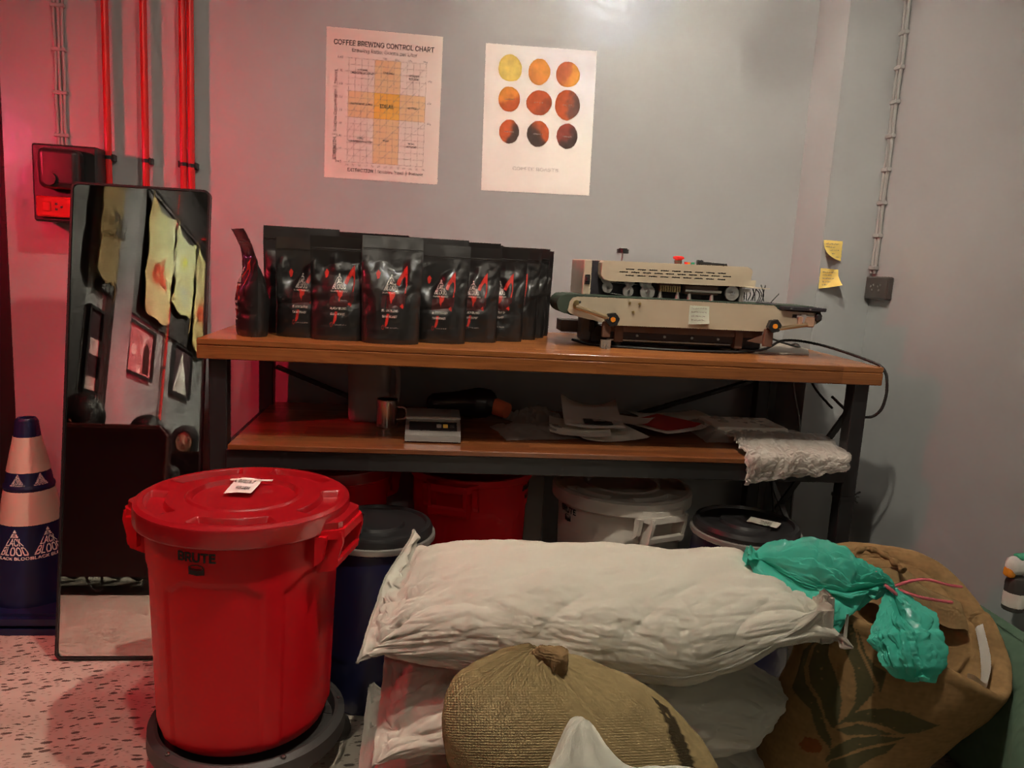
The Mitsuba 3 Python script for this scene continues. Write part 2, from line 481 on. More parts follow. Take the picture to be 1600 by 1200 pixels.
# ------------------------------------------------------------------ conduits, cables and sockets on the walls
for i, (x, lab) in enumerate(((-1.104, 'red conduit pipe on the wall, leftmost of the four, next to the black switch box'), (-0.981, 'red conduit pipe on the wall, second from the switch box'),
                              (-0.855, 'red conduit pipe on the wall, left of the close pair'), (-0.829, 'red conduit pipe on the wall, right of the close pair, nearest the coffee chart'))):
    k = thing('conduit_pipe', lab, 'pipe', 'red conduit pipes on the wall')
    put('pipe', cyl((x, 2.872, 0.35), (x, 2.872, 3.29), 0.0115, 24), 'red_enamel', k, smooth=40)
    for z in (1.555 - 0.003 * i, 2.62, 0.75):
        sg = -1 if i == 2 else 1
        put('clip', cat_(bx(x + 0.008 * sg, x + 0.019 * sg, 2.868, 2.9, z - 0.011, z + 0.011, 0.002), cyl((x, 2.872, z - 0.006), (x, 2.872, z + 0.006), 0.0125, 20)), 'black_plastic' if z < 2 else 'red_enamel', k)
k = thing('cable_strip', 'pair of painted-over cables clipped to the wall above the switch box', 'cable')
for dx in (-0.013, 0.0, 0.013):
    z = np.linspace(1.57, 3.28, 60)
    P = np.stack([-1.262 + dx + 0.0015 * np.sin(z * 23 + dx * 300), z * 0 + 2.8945, z], 1)
    put('cable', tube(P, 0.0058, 8), 'painted_cable', k, smooth=True)
for i in range(12):
    z = 1.62 + 0.14 * i
    put('clip', bx(-1.286, -1.238, 2.886, 2.9, z - 0.006, z + 0.006, 0.002), 'painted_cable', k)
k = thing('cable_strip', 'painted-over cable pair running down the corner to the right wall socket', 'cable')
for dx in (-0.010, 0.009):
    z = np.linspace(1.31, 3.28, 60)
    P = np.stack([RW_X - 0.008 + 0 * z, 2.655 + dx + 0.0018 * np.sin(z * 19 + dx * 300), z], 1)
    put('cable', tube(P, 0.0065, 8), 'painted_cable', k, smooth=True)
for i in range(16):
    z = 1.33 + 0.115 * i
    put('clip', bx(RW_X - 0.018, RW_X, 2.634, 2.674, z - 0.007, z + 0.007, 0.002), 'painted_cable', k)

k = thing('switch_box', 'black wall switch box with hooded cover above a red socket plate', 'switch box')
put('backbox', bx(-1.315, -1.11, 2.79, 2.9, 1.325, 1.578, 0.006), 'black_plastic', k)
put('hood', cat_(rbox(-1.277, -1.147, 2.735, 2.80, 1.432, 1.563, 0.022), cyl((-1.235, 2.742, 1.462), (-1.235, 2.728, 1.462), 0.021, 28)), 'black_plastic', k, smooth=40, label='rounded black weatherproof hood')
s = put('socket_plate', rbox(-1.30, -1.122, 2.772, 2.796, 1.34, 1.408, 0.007), 'red_enamel', k, smooth=40, label='red socket plate')
put('switch', bx(-1.278, -1.25, 2.768, 2.775, 1.358, 1.39, 0.003), 'red_enamel', s)
for x in (-1.222, -1.162):
    put('outlet', cat_(cyl((x - 0.012, 2.7735, 1.383), (x - 0.012, 2.7705, 1.383), 0.004, 12), cyl((x - 0.012, 2.7735, 1.366), (x - 0.012, 2.7705, 1.366), 0.004, 12), cyl((x + 0.004, 2.7735, 1.3745), (x + 0.004, 2.7705, 1.3745), 0.004, 12)), 'black_matte', s)

k = thing('wall_socket', 'small dark double socket on the right wall below the painted cable', 'socket')
put('plate', bx(RW_X - 0.022, RW_X, 2.533, 2.672, 1.22, 1.30, 0.004), 'socket_plate', k)
for y in (2.625, 2.583):
    put('outlet', cat_(cyl((RW_X - 0.023, y + 0.009, 1.265), (RW_X - 0.02, y + 0.009, 1.265), 0.0042, 12), cyl((RW_X - 0.023, y - 0.006, 1.270), (RW_X - 0.02, y - 0.006, 1.270), 0.0042, 12), cyl((RW_X - 0.023, y, 1.252), (RW_X - 0.02, y, 1.252), 0.0042, 12)), 'chrome', k)


def curled(x0, x1, z0, z1, y, curl, corner, rot=0.0):
    n = 14
    a, b = np.meshgrid(np.linspace(0, 1, n), np.linspace(0, 1, n), indexing='ij')
    lift = curl * np.clip((a if corner > 0 else 1 - a) * 0.8 + b - 0.85, 0, 1) ** 1.6
    P = np.stack([x0 + (x1 - x0) * a, y - 0.0012 - lift - 0.003 * b, z1 - (z1 - z0) * b + lift * 0.5], -1)
    c = np.array([(x0 + x1) / 2, 0, (z0 + z1) / 2])
    q = P - c
    P = np.stack([q[..., 0] * math.cos(rot) - q[..., 2] * math.sin(rot), q[..., 1], q[..., 0] * math.sin(rot) + q[..., 2] * math.cos(rot)], -1) + c
    return grid(P)


for i, (x0, x1, z0, z1, co, r, lab) in enumerate(((1.409, 1.485, 1.347, 1.419, -1, -0.01, 'yellow sticky note on the grey pilaster, upper of two, curling at its corner'),
                                                 (1.409, 1.481, 1.243, 1.318, 1, -0.03, 'yellow sticky note on the grey pilaster, lower of two, with a folded corner'))):
    k = thing('sticky_note', lab, 'note', 'sticky notes on the pilaster')
    put('sheet', curled(x0 + 0.004, x1, z0, z1, COL_Y, 0.045, co, r), 'post_it', k, smooth=True)
    put('handwriting', cat_(*[scribble((x0 + 0.012, COL_Y - 0.0045 - 0.0012 * q, z1 - 0.012 - 0.0115 * q), 0.05 - 0.012 * (q % 2), 0.004, 31 + i * 9 + q) for q in range(5)]), 'ink_grey', k)

# ------------------------------------------------------------------ posters
k = thing('chart_poster', 'white coffee brewing chart with a gold grid on the wall above the coffee bags', 'poster')
X0, X1, Z0, Z1, Y = -0.379, 0.026, 1.541, 2.052, D
put('sheet', bx(X0, X1, Y - 0.0012, Y, Z0, Z1), 'paper', k)
W_, H_ = X1 - X0, Z1 - Z0
cx = lambda u: X0 + u * W_
cz = lambda v: Z1 - v * H_
gx0, gx1, gz1, gz0 = 0.195, 0.865, 0.19, 0.885
gu = lambda c: gx0 + (gx1 - gx0) * (c - 14) / 12
gv = lambda q: gz0 + (gz1 - gz0) * (q - 0.8) / 0.8


def flat(u0, u1, v0, v1, off, dep=0.0002):
    return bx(cx(u0), cx(u1), Y - off - dep, Y - off, cz(v1), cz(v0))


put('pale_band', flat(gu(18), gu(22), gv(1.6), gv(0.8), 0.0012), 'band_pale', k)
put('pale_band', flat(gu(14), gu(26), gv(1.35), gv(1.15), 0.00121), 'band_pale', k)
put('gold_square', flat(gu(18), gu(22), gv(1.35), gv(1.15), 0.0014), 'band_gold', k)
lines = []
for c in range(14, 27):
    lines.append(bx(cx(gu(c)) - 0.0004, cx(gu(c)) + 0.0004, Y - 0.0019, Y - 0.0016, cz(gv(0.8)), cz(gv(1.6))))
for q in range(17):
    z = cz(gv(0.8 + 0.05 * q))
    lines.append(bx(cx(gu(14) - (0.03 if q % 2 == 0 else 0.015)), cx(gu(26)), Y - 0.0019, Y - 0.0016, z - 0.0004, z + 0.0004))
for (c0, q0, c1, q1) in ((14, 1.13, 19.3, 1.6), (14, 1.03, 21.3, 1.6), (14, 0.97, 23.4, 1.6), (14, 0.87, 26, 1.58), (14.2, 0.8, 26, 1.46), (16, 0.8, 26, 1.3), (18.4, 0.8, 26, 1.14)):
    p0, p1 = np.array([cx(gu(c0)), Y - 0.0019, cz(gv(q0))]), np.array([cx(gu(c1)), Y - 0.0019, cz(gv(q1))])
    lines.append(bar(p0, p1, 0.0008, 0.0005, up=(0, 1, 0)))
put('grid_lines', cat_(*lines), 'ink_line', k)
TY = Y - 0.0012
put('title', cat_(lettering('COFFEE BREWING CONTROL CHART', (cx(0.495), TY, cz(0.093)), 0.0165, width=0.862 * W_, bold=True),
                  lettering('Brewing Ratio: Grams per Liter', (cx(0.50), TY, cz(0.138)), 0.0125, width=0.56 * W_)), 'ink', k)
t = []
for s, c, q in (('STRONG', 16.1, 1.515), ('UNDERDEVELOPED', 16.1, 1.49), ('STRONG', 20.1, 1.505), ('STRONG', 24.1, 1.50), ('BITTER', 24.1, 1.475), ('UNDERDEVELOPED', 16.0, 1.255),
                ('BITTER', 24.0, 1.25), ('WEAK', 16.0, 0.99), ('UNDERDEVELOPED', 16.0, 0.965), ('WEAK', 20.0, 0.985), ('WEAK', 24.0, 0.975), ('BITTER', 24.0, 0.95)):
    t.append(lettering(s, (cx(gu(c)), Y - 0.0014, cz(gv(q))), 0.0062, width=0.0058 * len(s), bold=True))
t.append(lettering('IDEAL', (cx(gu(20)), Y - 0.0016, cz(gv(1.25))), 0.0125, bold=True))
for q in range(9):
    t.append(lettering(f'{0.8 + 0.1 * q:.2f}', (cx(gu(14) - 0.075), TY, cz(gv(0.8 + 0.1 * q))), 0.0068))
for c in range(14, 27):
    t.append(lettering(str(c), (cx(gu(c)), TY, cz(0.905)), 0.0062))
for s, c in (('70g', 19.5), ('65g', 21.4), ('60g', 23.4), ('55g', 25.8)):
    t.append(lettering(s, (cx(gu(c)), TY, cz(0.178)), 0.0058))
for s, q in (('50g', 1.47), ('45g', 1.3), ('40g', 1.14)):
    t.append(lettering(s, (cx(0.9), TY, cz(gv(q))), 0.0058))
put('labels', cat_(*t), 'ink', k)
put('axis_title', cat_(lettering('EXTRACTION', (cx(0.315), TY, cz(0.938)), 0.0115, width=0.225 * W_, bold=True), lettering('| Solubles Yield  |  Percent', (cx(0.655), TY, cz(0.938)), 0.0105, width=0.42 * W_)), 'ink', k)
put('axis_title', cat_(lettering('STRENGTH', (cx(0.085), TY, cz(0.8)), 0.0115, u=(0, 0, 1), v=(-1, 0, 0), width=0.15 * H_, bold=True),
                       lettering('|  Solubles Concentration  |  Percent', (cx(0.085), TY, cz(0.49)), 0.0105, u=(0, 0, 1), v=(-1, 0, 0), width=0.43 * H_)), 'ink', k)

k = thing('roast_poster', 'white coffee roasts poster with nine watercolour spots above the sealing machine', 'poster')
PC, rot = np.array([0.385, D, 1.791]), math.radians(0.9)
ux, uz = np.array([math.cos(rot), 0, math.sin(rot)]), np.array([-math.sin(rot), 0, math.cos(rot)])
PW, PH = 0.405, 0.512
put('sheet', prism(sbox(-PW / 2, -PH / 2, PW / 2, PH / 2), 0.0012, PC, ux, uz), 'paper_white', k)
ppt = lambda u, v: PC + ux * (u - 0.5) * PW + uz * (0.5 - v) * PH + np.array([0, -0.0012, 0])
YEL, ORA, RED, BRN, DRK = (0.78, 0.62, 0.16), (0.72, 0.30, 0.06), (0.42, 0.085, 0.03), (0.25, 0.05, 0.022), (0.045, 0.03, 0.027)
spots = [(0.225, 0.155, 0.108, 0.088, YEL, YEL, 0), (0.485, 0.165, 0.098, 0.09, ORA, (0.6, 0.22, 0.06), 2.2), (0.745, 0.17, 0.11, 0.088, (0.48, 0.13, 0.06), ORA, 0.3),
         (0.225, 0.365, 0.096, 0.085, RED, ORA, -1.9), (0.495, 0.375, 0.112, 0.086, RED, BRN, 0.8), (0.755, 0.38, 0.113, 0.102, RED, (0.09, 0.045, 0.038), 0.1),
         (0.235, 0.585, 0.09, 0.084, RED, DRK, 0.5), (0.5, 0.59, 0.102, 0.09, DRK, RED, -0.6), (0.765, 0.595, 0.096, 0.088, DRK, (0.2, 0.04, 0.03), -2.2)]
for i, (u, v, ru, rv, c0, c1, ang) in enumerate(spots):
    nr, na = 14, 72
    rr, aa = np.meshgrid(np.linspace(0, 1, nr), np.linspace(0, 2 * PI, na, endpoint=False), indexing='ij')
    wob = 1 + 0.16 * mfbm(np.stack([np.cos(aa) * 1.3 + i * 7, np.sin(aa) * 1.3, aa * 0], -1), 3, i)
    du, dv = rr * np.cos(aa) * ru * wob, rr * np.sin(aa) * rv * wob
    P = ppt(u, v) + du[..., None] * ux * PW - dv[..., None] * uz * PH + np.array([0, -0.0004, 0])
    s = (du / ru * math.cos(ang) + dv / rv * math.sin(ang)) + 0.9 * mfbm(np.stack([du * 18 + i, dv * 18, du * 0], -1), 3, 50 + i)
    t = 1 / (1 + np.exp(-(s - 0.12) * (9 if i not in (0, 1) else 3)))
    edge = np.clip((rr - 0.9) * 8, 0, 1) * (0.25 if i else 0.05)
    tone = (1 + 0.5 * mfbm(np.stack([du * 25, dv * 25 + i, du * 0], -1), 3, 9))[..., None] * (1 - edge[..., None])
    C = (np.array(c0) * (1 - t[..., None]) + np.array(c1) * t[..., None]) * tone
    put('watercolour_spot', grid(P, wrap=True, flip=True), 'blot', k, color=np.clip(C.reshape(-1, 3), 0, 1))
put('lettering', lettering('COFFEE ROASTS', ppt(0.49, 0.835), 0.0115, u=ux, v=uz, width=0.42 * PW), 'ink_pale', k)
put('spot_names', cat_(*[lettering(s, ppt(u, v) + np.array([0, -0.0006, 0]), 0.0042, u=ux, v=uz, width=0.034) for s, u, v in
                         (('CINNAMON', 0.225, 0.365), ('CITY', 0.495, 0.375), ('FULL CITY', 0.755, 0.38), ('VIENNA', 0.235, 0.585), ('FRENCH', 0.5, 0.59), ('ITALIAN', 0.765, 0.595))]), 'ink_pale', k)

# ------------------------------------------------------------------ leaning mirror
MO, mth, mln = np.array([-1.08, 2.312, 0.006]), math.radians(0.3), math.radians(8.8)
ME = np.array([math.cos(mth), math.sin(mth), 0])
MN_ = np.array([-math.sin(mth), math.cos(mth), 0])
MU = MN_ * math.sin(mln) + np.array([0, 0, math.cos(mln)])
MB = np.cross(MU, ME) * -1          # towards the viewer
if MB[1] > 0:
    MB = -MB
MW, MH = 0.406, 1.455
k = thing('standing_mirror', 'tall black framed mirror leaning beside the table', 'mirror')
outer, inner = rrect(0, MW, 0, MH, 0.02), rrect(0.006, MW - 0.006, 0.006, MH - 0.006, 0.015)
put('frame', prism(outer.difference(inner), 0.024, MO - MB * 0.018, ME, MU, MB), 'black_plastic', k)
put('back_panel', prism(inner.buffer(-0.0002), 0.01, MO - MB * 0.016, ME, MU, MB), 'black_matte', k)
put('glass', prism(inner.buffer(-0.0005), 0.003, MO - MB * 0.004, ME, MU, MB), 'mirror_glass', k)
for s in (0.12, 0.29):
    top = MO + ME * s + MU * 1.1 - MB * 0.024
    put('stand_leg', bar(top, [MO[0] + s, 2.80, 0.008], 0.022, 0.014), 'black_plastic', k)

# ------------------------------------------------------------------ stacked traffic cones
cone_prof = lambda z: np.interp(z, [0.0, 0.03, 0.30, 0.41, 0.47, 0.585, 0.645], [0.137, 0.13, 0.093, 0.074, 0.064, 0.040, 0.033])


def triangle_logo(place, m, key, rows=('B', 'LACK', 'BLOOD'), foot='BLACK BLOOD', name='logo', cell=None):
    """block letters filling a triangle (0..1 wide, 0..1 high); place maps (u, v, out) to points"""
    out = []
    bands = [(0.74, 0.86), (0.47, 0.71), (0.16, 0.44)]
    for r, (v0, v1) in zip(rows, bands):
        t = text(r, True)
        w = t.bounds[1][0]
        v = t.vertices.copy()
        h = v0 + (v1 - v0) * np.clip(v[:, 1], 0, 1)
        half = (1 - h) * 0.5 * 0.97
        out.append(trimesh.Trimesh(place((v[:, 0] / w * 2 - 1) * half, h, v[:, 2]), t.faces, process=False))
    tip = trimesh.creation.extrude_polygon(Polygon([(-0.055, 0.89), (0.055, 0.89), (0, 1.0)]), 1.0, engine='earcut')
    out.append(trimesh.Trimesh(place(tip.vertices[:, 0], tip.vertices[:, 1], tip.vertices[:, 2]), tip.faces, process=False))
    t = text(foot, True)
    w = t.bounds[1][0]
    v = t.vertices
    out.append(trimesh.Trimesh(place((v[:, 0] / w * 2 - 1) * 0.485, 0.02 + 0.09 * v[:, 1], v[:, 2]), t.faces, process=False))
    return put(name, cat_(*out), m, key)


def cone(x, y, z, label, visible=True):
    k = thing('traffic_cone', label, 'traffic cone', None)
    q = rrect(-0.185, 0.185, -0.185, 0.185, 0.03)
    base = prism(q, 0.022, (x, y, z), (1, 0, 0), (0, 1, 0), (0, 0, 1))
    lip = prism(rrect(-0.165, 0.165, -0.165, 0.165, 0.03), 0.01, (x, y, z + 0.022), (1, 0, 0), (0, 1, 0), (0, 0, 1))
    put('base', cat_(base, lip), 'cone_blue', k)
    zs = [0.032, 0.05, 0.18, 0.30, 0.41, 0.416, 0.424, 0.43, 0.47, 0.585, 0.635]
    prof = [[cone_prof(v) + (0.004 if 0.413 < v < 0.426 else 0), v] for v in zs] + [[0.028, 0.645], [0.02, 0.645], [0.018, 0.60]]
    if not visible:
        prof = [[0.14, 0.03], [0.14, 0.034], [0.12, 0.036], [0.10, 0.034], [0.10, 0.03]]
    body = trimesh.creation.revolve(np.array(prof), sections=64)
    body.apply_translation([x, y, z])
    put('body', body, 'cone_blue', k, smooth=35)
    if visible:
        for z0, z1 in ((0.30, 0.408), (0.47, 0.585)):
            zz = np.linspace(z0, z1, 5)
            b = trimesh.creation.revolve(np.array([[cone_prof(v) + 0.0012, v] for v in zz]), sections=64)
            b.apply_translation([x, y, z])
            put('reflective_band', b, 'cone_band', k, smooth=True, label='silver reflective band')
        for (zc, hh, az) in ((0.188, 0.102, -1.62), (0.188, 0.102, -0.62), (0.428, 0.04, -1.62), (0.428, 0.04, -0.62), (0.188, 0.102, -2.62)):
            def place(u, v, o, zc=zc, hh=hh, az=az):
                zz = zc + v * hh
                r = cone_prof(zz) + 0.001 + 0.0012 * o 
                an = az + u * hh * 1.18 / cone_prof(zc)
                return np.stack([x + r * np.cos(an), y + r * np.sin(an), z + zz], 1)
            triangle_logo(place, 'logo_print', k)
    return k


cone(-1.30, 2.655, 0.034, 'blue traffic cone with silver bands and triangle logos, upper of the stack by the mirror')
cone(-1.30, 2.655, 0.0, 'lower blue traffic cone of the stack, only its base showing', visible=False)

# ------------------------------------------------------------------ the work table
ZT, TX0, TX1, TYF, TYB = 1.022, -0.626, 1.408, 2.2, 2.89
k = TABLE = thing('work_table', 'wooden topped work table with a lower shelf on a black steel frame', 'table')
put('tabletop', cat_(bx(TX0, TX1, TYF, TYB, 0.965, ZT - 0.0185, 0.0025), bx(TX0, TX1, TYF, TYB, ZT - 0.018, ZT, 0.0025)), 'wood_top', k, label='thick reddish brown wooden top')
put('shelf', bx(-0.544, 1.322, TYF + 0.002, 2.86, 0.7055, 0.7215, 0.002), 'wood_shelf', k, label='thin wooden lower shelf')
for x, y in ((-0.578, 2.256), (1.362, 2.256), (-0.558, 2.825), (1.31, 2.825)):
    put('leg', bx(x - 0.025, x + 0.025, y - 0.025, y + 0.025, 0, 0.965, 0.003), 'steel_black', k)
for y in (2.235, 2.81):
    put('rail', bx(-0.553, 1.337, y - 0.02, y + 0.02, 0.648, 0.7045, 0.003), 'steel_black', k)
for x0, x1 in ((-0.573, -0.54), (1.318, 1.35)):
    put('rail', bx(x0, x1, 2.28, 2.80, 0.648, 0.7045, 0.003), 'steel_black', k)
put('rail', bx(-0.535, 1.285, 2.81, 2.84, 0.92, 0.964, 0.003), 'steel_black', k)
put('brace', bar((1.352, 2.27, 0.872), (1.315, 2.81, 0.19), 0.010, 0.022, up=(1, 0, 0)), 'steel_black', k)
put('brace', bar((1.352, 2.27, 0.19), (1.315, 2.81, 0.62), 0.008, 0.018, up=(1, 0, 0)), 'steel_black', k)
put('brace', bar((-0.53, 2.845, 0.855), (0.05, 2.845, 0.63), 0.012, 0.034, up=(0, 1, 0)), 'steel_black', k)
put('brace', bar((1.285, 2.845, 0.875), (0.70, 2.845, 0.68), 0.012, 0.034, up=(0, 1, 0)), 'steel_black', k)

# ------------------------------------------------------------------ coffee bags
BW, BH = 0.172, 0.30


def bag_shape(seed, bend=0.0, full=1.0, w=BW, h=BH):
    """front and back depth of a stand-up pouch at (u in -1..1, v in 0..1)"""
    g = np.random.default_rng(seed)
    s1, s2 = g.uniform(0, 50, 2)
    dents = [(g.uniform(-0.6, 0.6), g.uniform(0.55, 0.85), g.uniform(0.15, 0.35), g.uniform(0.005, 0.014)) for _ in range(5)]

    def half(u, v):
        tv = np.interp(v, [0, 0.04, 0.3, 0.5, 0.68, 0.78, 0.84, 0.86, 1.0], [0.034, 0.0375, 0.040, 0.0355, 0.022, 0.010, 0.003, 0.0012, 0.0012]) * full
        return np.maximum(tv * np.clip(1 - np.abs(u) ** 2.4, 0, 1) ** 0.55, 0.0009)

    def front(u, v, side):
        u, v = np.asarray(u, float), np.asarray(v, float)
        y = half(u, v)
        soft = np.clip(v / 0.3, 0, 1) * np.clip((0.86 - v) / 0.1, 0, 1)
        p = np.stack([u * 1.6 + s1, v * 4.2 + s2, u * 0 + side * 9], -1)
        y = y + soft * (0.012 * ridge(p, 2, seed) + 0.010 * mfbm(p * 1.7, 3, seed + 3))
        top = np.clip((v - 0.7) / 0.08, 0, 1) * np.clip((0.86 - v) / 0.05, 0, 1)
        y = y + top * 0.004 * ridge(np.stack([u * 6 + s2, v * 1.5, u * 0 + side], -1), 2, seed + 5)
        for (du, dv, rr, a) in dents:
            y = y - a * np.exp(-(((u - du) / rr) ** 2 + ((v - dv) / (rr * 0.55)) ** 2)) * soft
        y = np.maximum(y, 0.0008)
        off = bend * np.clip(v - 0.55, 0, 1) ** 2 * 4 * h + 0.006 * mfbm(np.stack([u * 1.3 + s2, v * 2, u * 0], -1), 2, seed + 8) * np.clip((v - 0.5) * 3, 0, 1)
        return side * y + off

    def width(v):
        return w / 2 * np.interp(v, [0, 0.05, 0.35, 0.7, 0.86, 1.0], [0.93, 0.95, 0.955, 0.985, 1.0, 1.0])

    def point(u, v, out=0.0):
        """on the front of the bag (local: x across, y depth with the front at -y, z up)"""
        return np.stack([np.asarray(u) * width(v), front(u, v, -1) - out, np.asarray(v) * h], -1)
    return front, width, point, h


def clip_poly(pts):
    return Polygon(pts)


ART = [Polygon([(0.16, 0.56), (0.2, 0.6), (0.33, 0.665), (0.43, 0.715), (0.50, 0.74), (0.52, 0.68), (0.525, 0.56), (0.50, 0.48), (0.44, 0.475), (0.49, 0.55), (0.475, 0.62), (0.42, 0.635), (0.34, 0.60), (0.27, 0.545)]),
       Polygon([(-0.13, 0.49), (0.15, 0.49), (0.12, 0.44), (0.05, 0.415), (0.02, 0.375), (-0.035, 0.42), (-0.04, 0.46)]),
       Polygon([(-0.52, 0.655), (-0.44, 0.69), (-0.36, 0.66), (-0.40, 0.61), (-0.47, 0.60)]),
       Polygon([(-0.12, 0.285), (-0.03, 0.285), (-0.07, 0.20), (-0.13, 0.165), (-0.19, 0.165)]),
       Polygon([(0.30, 0.36), (0.40, 0.385), (0.44, 0.355), (0.42, 0.335)])]
MAROON = Polygon([(-0.30, 0.455), (-0.33, 0.34), (0.40, 0.335), (0.52, 0.40), (0.52, 0.47), (0.36, 0.475)])


def wrap_mesh(m, pt, out):
    """a flat mesh in (u, v, 0..1) laid on the bag"""
    m = m.subdivide_to_size(0.09) if m.edges_unique_length.max() > 0.12 and len(m.faces) < 400 else m
    v = m.vertices
    return trimesh.Trimesh(pt(v[:, 0], v[:, 1], 0.0004 + out + 0.0003 * np.clip(v[:, 2], 0, 1)), m.faces, process=False)


def make_bag(seed, bend=0.0, full=1.0, w=BW):
    front, width, pt, h = bag_shape(seed, bend, full, w)
    nu, nv = 36, 64
    u = np.sin(np.linspace(-PI / 2, PI / 2, nu))
    v = np.linspace(0, 1, nv)
    U, V = np.meshgrid(u, v, indexing='ij')
    A = np.stack([U * width(V), front(U, V, -1), V * h], -1)
    B = np.stack([U * width(V), front(U, V, 1), V * h], -1)
    ms = [grid(A, flip=False), grid(B, flip=True)]
    ms += [grid(np.stack([A[:, 0], B[:, 0]], 1), flip=True), grid(np.stack([A[:, -1], B[:, -1]], 1))]
    ms += [grid(np.stack([A[0], B[0]], 0), flip=True), grid(np.stack([A[-1], B[-1]], 0))]
    pouch = cat_(*ms)
    pouch.merge_vertices()
    pouch.fix_normals()
    parts = {'pouch': ply(pouch, 'pouch', smooth=50)}
    zu = np.linspace(-0.98, 0.98, 30)
    parts['zip_ridge'] = ply(cat_(tube(pt(zu, zu * 0 + 0.885, 0.0006), 0.0016, 6), tube(pt(zu, zu * 0 + 0.87, 0.0004), 0.001, 6)), 'pouch', smooth=True)
    ex = lambda P: trimesh.creation.extrude_polygon(P, 1.0, engine='earcut')
    parts['maroon_panel'] = ply(wrap_mesh(ex(MAROON), pt, 0.0), 'print_maroon')
    parts['red_artwork'] = [ply(wrap_mesh(ex(P), pt, 0.0004), 'print_red') for P in ART]

    def place(a, b, o):
        return pt(a * 0.60, 0.47 + 0.185 * b, 0.0008 + 0.0003 * o)
    logo = []
    for r, (v0, v1) in zip(('A', 'LAC', 'BLOOD'), ((0.73, 0.87), (0.45, 0.70), (0.17, 0.42))):
        t = text(r, True)
        q, ww = t.vertices, t.bounds[1][0]
        hh = v0 + (v1 - v0) * np.clip(q[:, 1], 0, 1)
        logo.append(trimesh.Trimesh(place((q[:, 0] / ww * 2 - 1) * (1 - hh) * 0.49, hh, q[:, 2]), t.faces, process=False))
    t = ex(Polygon([(-0.055, 0.89), (0.055, 0.89), (0, 1.0)]))
    logo.append(trimesh.Trimesh(place(t.vertices[:, 0], t.vertices[:, 1], t.vertices[:, 2]), t.faces, process=False))

    def line(s, uc, v0, hv, uw, bold=False):
        t = text(s, bold)
        q, ww = t.vertices, t.bounds[1][0]
        return trimesh.Trimesh(pt(uc + (q[:, 0] / ww - 0.5) * uw, v0 + q[:, 1] * hv, 0.0009 + 0.0003 * q[:, 2]), t.faces, process=False)
    logo.append(line('BLACK BLOOD', 0, 0.474, 0.014, 0.56, True))
    parts['logo'] = ply(cat_(*logo), 'print_white')
    parts['lettering'] = ply(cat_(line('BLACK BLEND', -0.01, 0.305, 0.021, 0.56, True), line('DARK ROAST', -0.02, 0.25, 0.021, 0.5, True), line('black blood roasters', 0.07, 0.152, 0.009, 0.42)), 'print_white')
    ring = trimesh.creation.annulus(0.034, 0.042, 1.0, sections=20)
    ring.apply_scale([1, 0.55, 1])
    ring.apply_translation([-0.24, 0.157, 0.5])
    parts['stamp'] = ply(trimesh.Trimesh(pt(ring.vertices[:, 0], ring.vertices[:, 1], 0.0009 + 0.0003 * ring.vertices[:, 2]), ring.faces, process=False), 'print_red')
    return parts


PROTO = [make_bag(11, -0.02), make_bag(23, 0.03), make_bag(37, -0.05), make_bag(41, 0.06, 1.08), make_bag(59, 0.0, 0.94)]
SIDE = make_bag(97, -0.17, 1.15, 0.155)
WIDE = [make_bag(71, 0.02, 0.8, 0.21), make_bag(83, -0.01, 0.8, 0.22)]
#  x, y, turn in degrees (0 = facing the camera side), prototype, size, label
bags = [(-0.508, 2.345, -66, SIDE, 1.02, 'black coffee bag at the left end of the row, turned side-on and lit red', 0),
        (-0.362, 2.352, -4, PROTO[1], 0.97, 'black coffee bag with triangle logo, leftmost one facing front', 1),
        (-0.252, 2.315, 2, PROTO[2], 1.0, 'black coffee bag with triangle logo, second facing front from the left', 1),
        (-0.100, 2.285, 0, PROTO[3], 1.03, 'black coffee bag with triangle logo, third from the left and nearest the table edge', 1),
        (0.045, 2.355, -2, PROTO[1], 0.98, 'black coffee bag with a pale shine on its top, fourth facing front from the left', 1),
        (0.148, 2.435, -4, PROTO[4], 0.98, 'black coffee bag with folded-down top, fifth facing front from the left', 1),
        (0.238, 2.505, -8, PROTO[0], 0.99, 'black coffee bag with triangle logo, rightmost one showing its whole front', 1),
        (0.295, 2.59, -14, PROTO[4], 1.0, 'black coffee bag showing only a sliver of red print, right of the last full front', 1),
        (0.335, 2.675, -18, PROTO[4], 1.02, 'black coffee bag showing only its bare side, second from the right end', 1),
        (0.365, 2.762, -20, PROTO[4], 1.0, 'black coffee bag at the right end of the row', 1),
        (-0.385, 2.45, 2, WIDE[0], 1.08, 'tall black coffee bag in the back row, leftmost, behind the first front bag', 2),
        (-0.175, 2.455, -3, WIDE[1], 1.06, 'tall black coffee bag in the back row behind the second front bag', 2),
        (0.02, 2.485, 1, WIDE[0], 1.05, 'tall black coffee bag in the back row behind the third front bag', 2),
        (0.125, 2.575, -3, WIDE[1], 1.04, 'tall black coffee bag in the back row behind the fifth front bag', 2),
        (0.150, 2.675, -6, WIDE[0], 1.03, 'tall black coffee bag in the back row, nearest the right end', 2)]
for (x, y, a, proto, s, lab, row) in bags:
    k = thing('coffee_bag', lab, 'coffee bag', 'black coffee bags on the table')
    W = T().translate([x, y, ZT + 0.0005]).rotate([0, 0, 1], a).scale(s)
    for nm, d in proto.items():
        if row == 2 and nm not in ('pouch', 'zip_ridge', 'red_artwork', 'logo'):
            continue
        for dd in (d if isinstance(d, list) else [d]):
            put(nm, dd, None, k, to_world=W)

